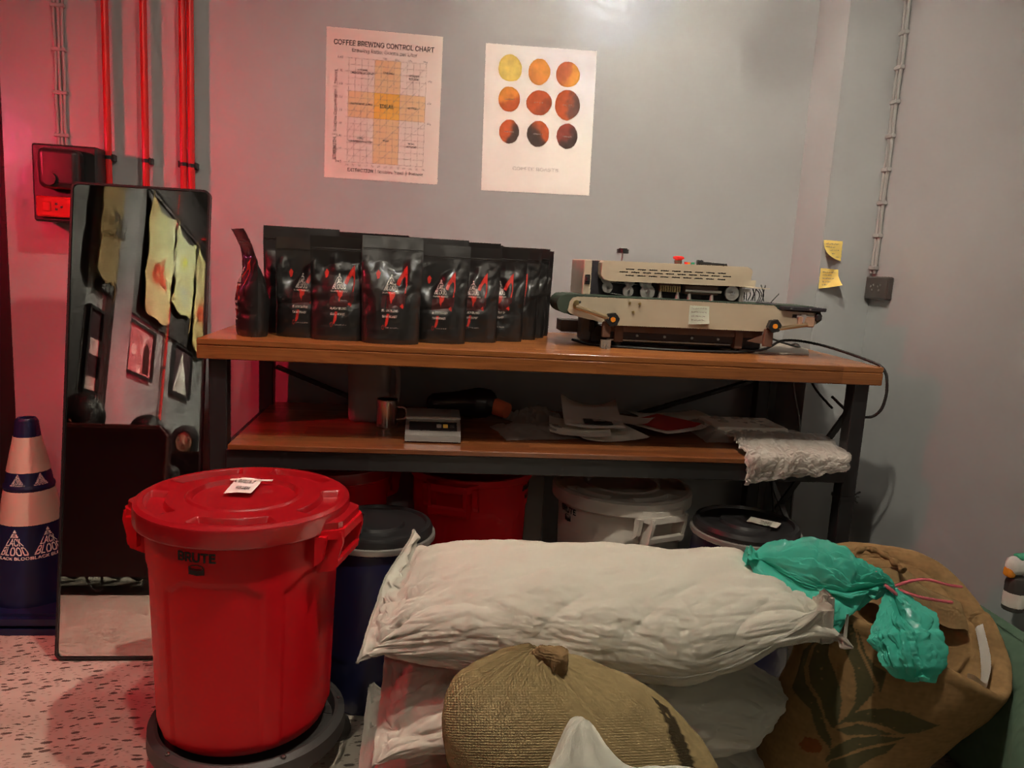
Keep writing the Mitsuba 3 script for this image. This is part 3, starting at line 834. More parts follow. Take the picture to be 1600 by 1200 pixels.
# ------------------------------------------------------------------ continuous band sealer
k = SEAL = thing('band_sealer', 'cream bag sealing machine with a conveyor on the table', 'sealing machine')
YP = 2.40
panel = Polygon([(0.447, 1.137), (0.452, 1.165), (0.461, 1.178), (0.475, 1.182), (0.491, 1.1825), (0.804, 1.186), (1.127, 1.186), (1.145, 1.172), (1.272, 1.169), (1.277, 1.13), (1.103, 1.1), (0.811, 1.099), (0.605, 1.097), (0.485, 1.118), (0.455, 1.128)])
pb = put('conveyor_panel', prism(panel, 0.006, (0, YP + 0.006, 0)), 'machine_panel', k, label='long beige side panel of the conveyor')
put('conveyor_panel', prism(panel, 0.006, (0, YP + 0.17, 0)), 'machine_panel', k)
put('conveyor_belt', cat_(bx(0.45, 1.27, YP + 0.012, YP + 0.16, 1.176, 1.1885), bx(0.46, 1.265, YP + 0.012, YP + 0.16, 1.122, 1.126), cyl((0.444, YP + 0.01, 1.157), (0.444, YP + 0.163, 1.157), 0.0305, 28), cyl((1.272, YP + 0.01, 1.156), (1.272, YP + 0.163, 1.156), 0.026, 28)), 'belt_green', k)
for x, z in ((0.645, 1.170), (0.678, 1.1695), (0.659, 1.142)):
    put('screw', cyl((x, YP, z), (x, YP - 0.004, z), 0.0045, 14), 'brass', pb)
put('tension_slot', bx(1.192, 1.245, YP - 0.002, YP + 0.001, 1.150, 1.161, 0.0008), 'black_matte', pb)
put('bracket', bx(1.21, 1.266, YP - 0.012, YP, 1.122, 1.158, 0.003), 'machine_pink', k)
put('tension_bolt', cat_(cyl((1.205, YP - 0.007, 1.155), (1.263, YP - 0.007, 1.155), 0.004, 12), cyl((1.228, YP, 1.155), (1.228, YP - 0.012, 1.155), 0.008, 16), cyl((1.228, YP - 0.008, 1.155), (1.225, YP - 0.008, 1.135), 0.006, 12)), 'steel', k)
put('end_knob', rbox(1.268, 1.29, YP - 0.014, YP + 0.006, 1.142, 1.168, 0.008), 'black_plastic', k, smooth=40)
put('pivot', cat_(cyl((0.471, YP, 1.163), (0.471, YP - 0.012, 1.163), 0.0085, 20), bx(0.463, 0.478, YP - 0.01, YP, 1.145, 1.163, 0.003)), 'brass', k, smooth=40)
put('pivot_hole', cyl((0.484, YP - 0.0004, 1.165), (0.484, YP + 0.002, 1.165), 0.004, 14), 'black_matte', k)
put('support_rod', cyl((0.470, YP - 0.012, 1.150), (0.575, YP - 0.022, 1.121), 0.0072, 18), 'rod_gold', k, smooth=40)
put('support_rod', cyl((1.138, YP - 0.022, 1.113), (1.24, YP - 0.014, 1.130), 0.0065, 18), 'rod_gold', k, smooth=40)
for x, z in ((0.588, 1.117), (1.124, 1.121)):
    star = Polygon([(0.0205 * (1 - 0.14 * (j % 2)) * math.cos(j * PI / 6 + 0.2), 0.0205 * (1 - 0.14 * (j % 2)) * math.sin(j * PI / 6 + 0.2)) for j in range(12)]).buffer(0.002)
    s = put('star_knob', prism(star, 0.02, (x, YP - 0.008, z)), 'black_plastic', k, smooth=30)
    put('cap', cyl((x, YP - 0.028, z), (x, YP - 0.0305, z), 0.0082, 24), 'orange', s, label='orange cap')
# upper sealing head
YC = 2.46
cov = Polygon([(0.560, 1.292), (0.566, 1.298), (1.055, 1.303), (1.066, 1.296), (1.068, 1.289), (1.064, 1.262), (1.043, 1.240), (0.588, 1.235), (0.569, 1.240), (0.560, 1.254)])
cv = put('cover', cat_(prism(cov, 0.19, (0, YC + 0.19, 0)), prism([(0.562, 1.292), (0.568, 1.300), (1.052, 1.3055), (1.064, 1.297)], 0.18, (0, YC + 0.187, 0))), 'machine_cream', k, label='cream cover with three rows of vent slots')
for row, (z, x0, n) in enumerate(((1.2745, 0.640, 9), (1.2650, 0.6195, 10), (1.2545, 0.640, 9))):
    for j in range(n):
        xs = x0 + 0.0386 * j
        zz = z + 0.011 * (xs - 0.62)
        put('vent_slot', bx(xs, xs + 0.0275, YC - 0.0006, YC + 0.001, zz, zz + 0.0035), 'black_matte', cv)
put('end_plate', bx(0.503, 0.530, YC + 0.01, YC + 0.22, 1.187, 1.300, 0.003), 'machine_cream', k)
put('rocker_switch', cat_(bx(0.509, 0.526, YC + 0.004, YC + 0.012, 1.221, 1.252, 0.002), bx(0.512, 0.522, YC, YC + 0.006, 1.229, 1.246, 0.002)), 'black_plastic', k)
put('housing', bx(0.530, 1.06, YC + 0.055, YC + 0.21, 1.188, 1.298), 'machine_dark', k, label='dark rear housing')
put('housing_edge', cyl((0.535, YC + 0.053, 1.199), (0.535, YC + 0.05, 1.199), 0.005, 12), 'chrome', k)


def wheel(x, z, r, spokes=False):
    prof = [[0.0, 0], [r * 0.3, 0], [r * 0.3, 0.004], [r * 0.72, 0.004], [r * 0.78, 0], [r * 0.9, 0], [r, -0.002], [r, -0.012], [0, -0.012]]
    w = trimesh.creation.revolve(np.array(prof)[::-1] * [1, -1], sections=36)
    w.apply_transform(mat4((1, 0, 0), (0, 0, 1), (0, -1, 0), (x, YC + 0.03, z)))
    w.fix_normals()
    wk = put('wheel', w, 'steel', k, smooth=35)
    put('hub', cat_(cyl((x, YC + 0.054, z), (x, YC + 0.012, z), r * 0.2, 16), cyl((x, YC + 0.014, z), (x, YC + 0.008, z), r * 0.28, 6)), 'chrome', wk)
    if spokes:
        for j in range(5):
            aa = j * 2 * PI / 5 + 0.3
            put('opening', cyl((x + math.cos(aa) * r * 0.56, YC + 0.0235, z + math.sin(aa) * r * 0.56), (x + math.cos(aa) * r * 0.56, YC + 0.0195, z + math.sin(aa) * r * 0.56), r * 0.19, 14), 'black_matte', wk)


for x, z, r, sp in ((0.583, 1.242, 0.017, False), (0.588, 1.214, 0.0175, False), (0.658, 1.205, 0.018, False), (0.660, 1.238, 0.018, False), (0.723, 1.206, 0.0245, True), (0.715, 1.236, 0.02, False), (1.012, 1.216, 0.024, False)):
    wheel(x, z, r, sp)
put('sealing_band', cat_(bar((0.59, YC + 0.035, 1.197), (0.66, YC + 0.035, 1.189), 0.012, 0.0015), bar((0.585, YC + 0.04, 1.231), (0.71, YC + 0.04, 1.227), 0.012, 0.002)), 'steel', k)
hb = put('heating_block', bx(0.762, 0.835, YC + 0.02, YC + 0.055, 1.212, 1.236), 'machine_brown', k)
for j in range(9):
    put('fin', bx(0.764 + 0.0079 * j, 0.768 + 0.0079 * j, YC + 0.012, YC + 0.03, 1.210, 1.230), 'brass', hb)
put('cooling_block', bx(0.850, 0.965, YC + 0.02, YC + 0.055, 1.206, 1.236, 0.003), 'machine_brown', k)
put('guide_bar', bx(0.85, 0.975, YC + 0.014, YC + 0.02, 1.213, 1.223, 0.002), 'dull_steel', k)
for x in (0.768, 0.827, 0.868, 0.945):
    put('guide_pin', cyl((x, YC + 0.025, 1.188), (x, YC + 0.025, 1.212), 0.008, 14, r1=0.004), 'dull_steel', k)
kb = put('pressure_knob', cat_(prism(Polygon([(0.020 * (1 - 0.12 * (j % 2)) * math.cos(j * PI / 7), 0.020 * (1 - 0.12 * (j % 2)) * math.sin(j * PI / 7)) for j in range(14)]), 0.013, (0.640, YC + 0.06, 1.327), (1, 0, 0), (0, 1, 0), (0, 0, 1)), cyl((0.640, YC + 0.06, 1.340), (0.640, YC + 0.06, 1.343), 0.014, 20)), 'black_plastic', k)
put('screw_shaft', cyl((0.640, YC + 0.06, 1.300), (0.640, YC + 0.06, 1.328), 0.0035, 12), 'steel', kb)
es = put('stop_button', trimesh.util.concatenate([lathe([[0, 0.012], [0.012, 0.012], [0.012, 0.016], [0.0185, 0.017], [0.019, 0.023], [0.013, 0.027], [0, 0.028]], (0.838, YC + 0.08, 1.302), 32)]), 'button_red', k, smooth=35, label='red emergency stop button')
put('collar', cyl((0.838, YC + 0.08, 1.302), (0.838, YC + 0.08, 1.315), 0.0125, 24), 'machine_brown', es)
for x, m in ((0.862, 'button_red'), (0.871, 'orange'), (0.886, 'green_cap')):
    put('indicator', cyl((x, YC + 0.07, 1.302), (x, YC + 0.07, 1.311), 0.0055, 16), m, k)
put('side_tray', cat_(bx(1.05, 1.156, YC + 0.05, YC + 0.16, 1.236, 1.2385), bx(1.05, 1.150, YC + 0.155, YC + 0.158, 1.2385, 1.262)), 'machine_cream', k, label='small cream tray')
put('roller_block', cat_(cyl((1.048, YC + 0.03, 1.19), (1.048, YC + 0.03, 1.235), 0.009, 16), bx(1.052, 1.075, YC + 0.02, YC + 0.03, 1.222, 1.234)), 'dull_steel', k)
g = np.random.default_rng(5)
put('cable_ends', cat_(*[tube(spline([[1.08 + 0.008 * j, YC + 0.09 + 0.01 * g.uniform(), 1.192], [1.083 + 0.0075 * j + g.uniform(-0.006, 0.006), YC + 0.09, 1.215], [1.075 + 0.0085 * j + g.uniform(-0.006, 0.01), YC + 0.10, 1.233 + (0.015 if j > 8 else 0)]], 5), 0.0016, 5) for j in range(11)]
                       + [tube([[1.178, YC + 0.08, 1.19], [1.205, YC + 0.08, 1.222]], 0.0015, 5)]), 'black_plastic', k)
put('guide_arm', cat_(tube(spline([[1.085, YC - 0.01, 1.192], [1.13, YC - 0.03, 1.190], [1.168, YC - 0.05, 1.181]], 6), 0.004, 8), bx(1.150, 1.298, YP - 0.018, YP + 0.06, 1.174, 1.186, 0.002)), 'machine_dark', k)
for x in (1.176, 1.240):
    put('screw', cyl((x, YP - 0.018, 1.180), (x, YP - 0.021, 1.180), 0.003, 12), 'chrome', k)
# stand under the conveyor
YB = 2.44
put('channel', cat_(bx(0.60, 1.115, YB, YB + 0.05, 1.074, 1.098), bx(0.612, 0.642, YB - 0.004, YB + 0.05, 1.040, 1.098, 0.002), bx(1.020, 1.048, YB - 0.004, YB + 0.05, 1.036, 1.098, 0.002)), 'machine_brown', k, label='brown steel channel')
put('bracket_leg', bx(0.562, 0.588, YP - 0.01, YP + 0.01, 1.058, 1.108, 0.002), 'machine_brown', k)
put('bracket_leg', cat_(bx(1.100, 1.130, YP - 0.01, YP + 0.006, 1.052, 1.110, 0.002), prism([(1.05, 1.066), (1.105, 1.058), (1.105, 1.090)], 0.006, (0, YP + 0.01, 0))), 'machine_brown', k)
put('base_rail', bx(0.585, 1.05, YB + 0.012, YB + 0.03, 1.052, 1.074), 'machine_dark', k)
for x in (0.692, 0.785, 0.878, 0.968):
    put('screw', cyl((x, YB + 0.012, 1.063), (x, YB + 0.008, 1.063), 0.0042, 12), 'chrome', k)
put('slide_rod', cyl((0.59, YB + 0.005, 1.047), (1.01, YB + 0.005, 1.047), 0.003, 10), 'steel', k)
put('base', bx(0.55, 1.14, YB + 0.06, 2.74, 1.030, 1.075, 0.004), 'machine_dark', k)
put('base_plate', prism([(1.02, 2.45), (1.29, 2.45), (1.375, 2.62), (1.375, 2.80), (0.98, 2.80)], 0.006, (0, 0, ZT + 0.0005), (1, 0, 0), (0, 1, 0), (0, 0, 1)), 'tray_light', k, label='pale flat base plate')
put('motor_box', bx(0.520, 0.575, 2.52, 2.595, 1.035, 1.125, 0.004), 'grey_box', k)
put('motor_fitting', cat_(bx(0.545, 0.563, 2.50, 2.52, 1.062, 1.102, 0.004), cyl((0.575, 2.51, 1.07), (0.575, 2.49, 1.07), 0.018, 20)), 'black_plastic', k)
put('infeed_tray', bx(0.465, 0.545, 2.60, 2.70, 1.052, 1.092, 0.002), 'grey_box', k)
put('column', bx(0.70, 0.95, 2.60, 2.68, 1.075, 1.19), 'machine_dark', k)
for x, y in ((0.627, YB + 0.02), (1.034, YB + 0.02), (0.60, 2.72), (1.10, 2.72)):
    put('foot', cyl((x, y, ZT), (x, y, 1.040), 0.013, 18), 'rubber', k)
put('spring_feet', cat_(*[cyl((0.57 + 0.01 * (j % 2), 2.395, 1.026 + 0.009 * (j // 2)), (0.57 + 0.01 * (j % 2), 2.38, 1.026 + 0.009 * (j // 2)), 0.004, 10) for j in range(4)] + [bx(0.56, 0.592, 2.392, 2.405, ZT, 1.05)]), 'dull_steel', k)
tn = put('taped_note', curled(0.842, 0.908, 1.112, 1.173, YP, 0.012, 1), 'note_green', k, smooth=True, label='small handwritten note taped on')
put('handwriting', cat_(*[scribble((0.848, YP - 0.0055 - 0.0009 * q, 1.165 - 0.0125 * q), 0.05, 0.0045, 70 + q) for q in range(4)]), 'ink_grey', tn)
cab = spline([[0.50, 2.56, 1.03], [0.545, 2.46, 1.027], [0.66, 2.425, 1.026], [0.80, 2.40, 1.026], [0.93, 2.40, 1.027], [1.06, 2.43, 1.028], [1.16, 2.50, 1.035], [1.25, 2.55, 1.062], [1.32, 2.44, 1.062], [1.39, 2.27, 1.036], [1.4165, 2.215, 1.014], [1.425, 2.20, 0.96], [1.424, 2.205, 0.905], [1.415, 2.22, 0.872], [1.395, 2.24, 0.858], [1.37, 2.30, 0.862], [1.34, 2.36, 0.90]], 8)
solo('power_cord', tube(cab, 0.0045, 8), 'cable_black', 'black power cord running from the sealing machine over the right end of the table', 'cord', smooth=True)
solo('marker_pen', cat_(cyl((0.905, 2.545, 1.3115), (0.925, 2.545, 1.3115), 0.0085, 16), cyl((0.925, 2.545, 1.310), (1.01, 2.545, 1.307), 0.005, 16)), 'black_plastic', 'black marker pen lying on top of the sealing machine', 'pen', smooth=40)
solo('signal_wire', tube(spline([[1.15, 2.62, 1.075], [1.22, 2.66, 1.065], [1.29, 2.655, 1.045], [1.36, 2.66, 1.030], [1.40, 2.78, 1.03], [1.40, 2.90, 0.98]], 8), 0.0035, 8), 'cable_black', 'thin black wire trailing from the sealing machine over the back of the table', 'cable', smooth=True)

# ------------------------------------------------------------------ on the shelf
ZS = 0.7222
k = thing('plastic_pitcher', 'tall cloudy plastic container at the left of the shelf', 'container')
q = rrect(-0.068, 0.068, -0.055, 0.055, 0.03)
ring_at = lambda s, z: np.array([(x * s - 0.178, y * s + 2.60, z) for x, y in list(q.exterior.coords)[:-1]])
prof = [(0.0, 0.0), (0.86, 0.0), (0.94, 0.006), (0.97, 0.02), (1.0, 0.12), (1.04, 0.215), (1.09, 0.216), (1.09, 0.226), (1.0, 0.226), (0.96, 0.12), (0.93, 0.02), (0.0, 0.012)]
put('body', grid(np.stack([ring_at(max(s, 0.001), ZS + z) for s, z in prof]), wrap=True), 'frosted', k, smooth=45)
hp = spline([[-0.112, 2.57, ZS + 0.19], [-0.085, 2.555, ZS + 0.185], [-0.08, 2.55, ZS + 0.12], [-0.088, 2.555, ZS + 0.06], [-0.112, 2.57, ZS + 0.05]], 6)
put('handle', tube(hp, 0.008, 10), 'frosted', k, smooth=True)

k = thing('metal_cup', 'shiny steel cup beside the cloudy container on the shelf', 'cup')
put('body', lathe([[0, 0], [0.032, 0], [0.034, 0.003], [0.034, 0.088], [0.036, 0.091], [0.0355, 0.092], [0.0325, 0.09], [0.032, 0.006], [0, 0.005]], (-0.112, 2.50, ZS), 48), 'chrome', k, smooth=35)
put('handle', tube(spline([[-0.079, 2.49, ZS + 0.068], [-0.052, 2.48, ZS + 0.065], [-0.05, 2.48, ZS + 0.035], [-0.079, 2.49, ZS + 0.025]], 6), 0.0035, 8), 'chrome', k, smooth=True)

k = thing('kitchen_scale', 'small silver kitchen scale with a black display on the shelf', 'scale')
sx0, sx1, sy0, sy1 = -0.047, 0.122, 2.285, 2.49
side = Polygon([(sy0, 0.004), (sy0 + 0.003, 0.022), (sy0 + 0.016, 0.03), (sy0 + 0.022, 0.03), (sy0 + 0.07, 0.052), (sy0 + 0.078, 0.056), (sy1, 0.056), (sy1, 0.004)])
bd = put('body', prism(side, sx1 - sx0, (sx0, 0, ZS), (0, 1, 0), (0, 0, 1), (1, 0, 0)), 'dull_steel', k)
nrm = np.array([0, -0.022, 0.048]) / np.linalg.norm([0, -0.022, 0.048])
vv = np.array([0, 0.048, 0.022]) / np.linalg.norm([0, 0.048, 0.022])
mid = np.array([(sx0 + sx1) / 2, sy0 + 0.046, ZS + 0.041]) + nrm * 0.0008
put('display', prism(rrect(-0.073, 0.073, -0.021, 0.021, 0.003), 0.002, mid, (1, 0, 0), vv, nrm), 'black_plastic', k)
for dx, m in ((0.018, 'ink_grey'), (0.038, 'band_gold'), (0.058, 'socket_plate')):
    put('button', prism(rrect(dx - 0.0075, dx + 0.0075, -0.009, 0.008, 0.002), 0.0035, mid, (1, 0, 0), vv, nrm), m, k)
put('platform', bx(sx0 - 0.001, sx1 + 0.001, sy0 + 0.075, sy1 + 0.004, ZS + 0.0565, ZS + 0.066, 0.003), 'steel', k)
for x in (sx0 + 0.015, sx1 - 0.015):
    for y in (sy0 + 0.015, sy1 - 0.015):
        put('foot', cyl((x, y, ZS), (x, y, ZS + 0.006), 0.008, 14), 'rubber', k)

k = thing('heat_blower', 'black hot air blower with an orange-brown nozzle lying on the shelf', 'blower')
P = np.array([[0.02, 2.69, ZS + 0.045], [0.10, 2.68, ZS + 0.05], [0.17, 2.675, ZS + 0.055], [0.22, 2.665, ZS + 0.058], [0.255, 2.655, ZS + 0.055]])
put('body', tube(spline(P, 8), np.interp(np.linspace(0, 1, 33), [0, 0.05, 0.3, 0.62, 0.85, 1], [0.02, 0.036, 0.042, 0.055, 0.05, 0.034]), 20), 'black_plastic', k, smooth=50)
put('nozzle', cyl((0.258, 2.652, ZS + 0.05), (0.298, 2.62, ZS + 0.042), 0.030, 24, r1=0.027), 'print_orange', k, label='orange-brown nozzle ring')
put('handle', tube(spline([[0.17, 2.70, ZS + 0.05], [0.18, 2.76, ZS + 0.045], [0.16, 2.83, ZS + 0.03]], 6), 0.024, 14), 'black_plastic', k, smooth=50)


def sheet(cx_, cy_, w, d, z, rot, curl=0.01, seed=0, n=22, lift=(0, 0, 0, 0), amp=0.006):
    """a limp rectangle lying flat: lift raises the four corners (front left, front right, back left, back right)"""
    a, b = np.meshgrid(np.linspace(0, 1, n), np.linspace(0, 1, n), indexing='ij')
    X, Yy = (a - 0.5) * w, (b - 0.5) * d
    zz = amp * (mfbm(np.stack([a * 2.6 + seed, b * 2.6, a * 0], -1), 3, seed) + 0.5) + curl * (np.abs(a - 0.5) * 2) ** 3
    zz = zz + lift[0] * ((1 - a) * (1 - b)) ** 2 + lift[1] * (a * (1 - b)) ** 2 + lift[2] * ((1 - a) * b) ** 2 + lift[3] * (a * b) ** 2
    c, s = math.cos(rot), math.sin(rot)
    return grid(np.stack([cx_ + c * X - s * Yy, cy_ + s * X + c * Yy, z + zz], -1))


# papers, left to right
def crumple(cx_, cy_, z, rx, ry, h, seed, rot=0.0, n=60, fold=0.5):
    a, b = np.meshgrid(np.linspace(-1, 1, n), np.linspace(-1, 1, n), indexing='ij')
    g = np.random.default_rng(seed)
    q = np.stack([a * 1.7 + g.uniform(0, 40), b * 1.7, a * 0 + g.uniform(0, 40)], -1)
    edge = 1 + 0.22 * mfbm(q * 1.1, 3, seed)
    r2 = np.clip(1 - np.maximum(np.abs(a), np.abs(b)) ** 3, 0, 1)
    zz = h * r2 * (0.75 + 0.6 * mfbm(q * 0.8, 2, seed + 1)) + fold * h * (ridge(q * 1.5, 3, seed + 2) + 0.35) * (0.3 + r2)
    c, s = math.cos(rot), math.sin(rot)
    X, Yy = a * rx * edge, b * ry * edge
    return np.stack([cx_ + c * X - s * Yy, cy_ + s * X + c * Yy, z + np.maximum(zz, 0.001)], -1)


solo('plastic_bag', grid(crumple(0.375, 2.47, ZS, 0.125, 0.10, 0.035, 3, 0.2)), 'clear_film', 'crumpled clear plastic bag on the shelf beside the blower', 'plastic bag', smooth=True)
solo('plastic_wrap', grid(crumple(0.40, 2.66, ZS + 0.002, 0.09, 0.07, 0.06, 9, 0.5)), 'clear_film', 'small ball of shiny clear wrap in front of the blower nozzle', 'plastic wrap', smooth=True)
solo('paper_sheet', sheet(0.60, 2.52, 0.24, 0.30, ZS, 0.22, 0.012, 1), 'paper', 'pale paper sheet, lowest of the loose papers on the shelf', 'paper', smooth=True)
solo('paper_sheet', sheet(0.53, 2.50, 0.20, 0.27, ZS + 0.014, -0.15, 0.01, 2), 'paper', 'pale paper sheet under the sheet with the black photo', 'paper', smooth=True)
k = thing('photo_print', 'white sheet with a black photo and a curled-up back edge on the shelf', 'paper')
put('sheet', sheet(0.585, 2.56, 0.20, 0.27, ZS + 0.030, -0.1, 0.004, 4, lift=(0, 0, 0.06, 0.05)), 'paper_white', k, smooth=True)
put('photo', sheet(0.595, 2.50, 0.095, 0.085, ZS + 0.0375, -0.1, 0.0, 4, amp=0.003), 'black_plastic', k, smooth=True, label='black photo')
put('photo_detail', sheet(0.60, 2.51, 0.04, 0.03, ZS + 0.0405, -0.1, 0.0, 5, amp=0.002), 'ink_pale', k, smooth=True)
solo('paper_sheet', sheet(0.71, 2.57, 0.18, 0.14, ZS + 0.032, -0.5, 0.01, 7), 'paper', 'folded pale paper between the photo sheet and the red flyer', 'paper', smooth=True)
k = thing('flyer', 'red printed flyer with a white border on the shelf', 'flyer')
put('sheet', sheet(0.83, 2.56, 0.25, 0.25, ZS + 0.022, 0.62, 0.006, 8), 'paper_white', k, smooth=True)
put('print', sheet(0.835, 2.568, 0.21, 0.20, ZS + 0.0245, 0.62, 0.006, 8), 'print_red', k, smooth=True, label='red print')
solo('paper_sheet', sheet(0.93, 2.72, 0.30, 0.2, ZS + 0.012, 0.2, 0.012, 9), 'paper', 'pale paper at the back of the shelf behind the red flyer', 'paper', smooth=True)

k = thing('wrapped_stack', 'stack of pale cards wrapped in clear plastic on the shelf', 'package')
for j in range(3):
    put('card_stack', bx(0.985 + 0.004 * j, 1.255 - 0.006 * j, 2.44, 2.62, ZS + 0.012 + 0.012 * j, ZS + 0.0235 + 0.012 * j, 0.002), ('tray_light', 'paper', 'paper')[j], k)
put('wrapping', grid(crumple(1.13, 2.54, ZS + 0.004, 0.20, 0.145, 0.062, 12, 0.05, 70, 0.35)), 'clear_film', k, smooth=True, label='clear plastic wrapping')
n = 150
a, b = np.meshgrid(np.linspace(-1, 1, n), np.linspace(0, 1, n), indexing='ij')
q = np.stack([a * 3.3, b * 3, a * 0], -1)
wrin = 0.8 * ridge(q * 1.8, 3, 21) + 0.9 * ridge(q * np.array([2.5, 5, 1]) + 7, 3, 25) * (0.3 + b) + 0.4
s = b * 0.30
yy = np.where(s < 0.19, 2.39 - s, 2.2 - 0.026 * np.sin(np.clip((s - 0.19) / 0.04, 0, 1) * PI / 2))
zz = np.where(s < 0.19, ZS + 0.045 - 0.02 * (s / 0.19) ** 2, ZS + 0.025 - np.clip(s - 0.205, 0, 1) * (1.0 - 0.55 * (a * 0.5 + 0.5)))
edge = 1 + 0.16 * mfbm(q * 1.6, 3, 5)
wrin = wrin * (1 - 0.6 * np.clip((a + 0.1) / 0.9, 0, 1))
PB = np.stack([1.145 + 0.165 * a * edge + 0.03 * (1 - b) + 0.012 * b, yy - 0.028 * wrin * b, zz + 0.020 * wrin * (0.4 + 0.6 * (1 - b)) + 0.03 * b * mfbm(q * np.array([1.5, 0.2, 1]), 3, 31)], -1)
k = thing('poly_bag', 'bunched clear plastic bags drooping over the shelf edge', 'plastic bag')
put('front_layer', grid(PB), 'clear_film', k, smooth=True)
put('back_layer', grid(PB * [1, 1, 1] + np.stack([0.004 * wrin, 0.012 + 0.01 * mfbm(q * 2, 2, 8), -0.008 + 0 * a + 0.006 * wrin], -1)), 'liner_film', k, smooth=True)

# ------------------------------------------------------------------ lidded tubs
def polar(zf, rs, na=240, o=(0, 0, 0)):
    """a height field over a disc: zf(r, az) at the radii rs"""
    R_, A_ = np.meshgrid(rs, np.linspace(0, 2 * PI, na, endpoint=False), indexing='ij')
    return grid(np.stack([o[0] + R_ * np.cos(A_), o[1] + R_ * np.sin(A_), o[2] + zf(R_, A_)], -1), wrap=True)


def sm(a, b, x):
    t = np.clip((np.asarray(x, float) - a) / (b - a), 0, 1)
    return t * t * (3 - 2 * t)


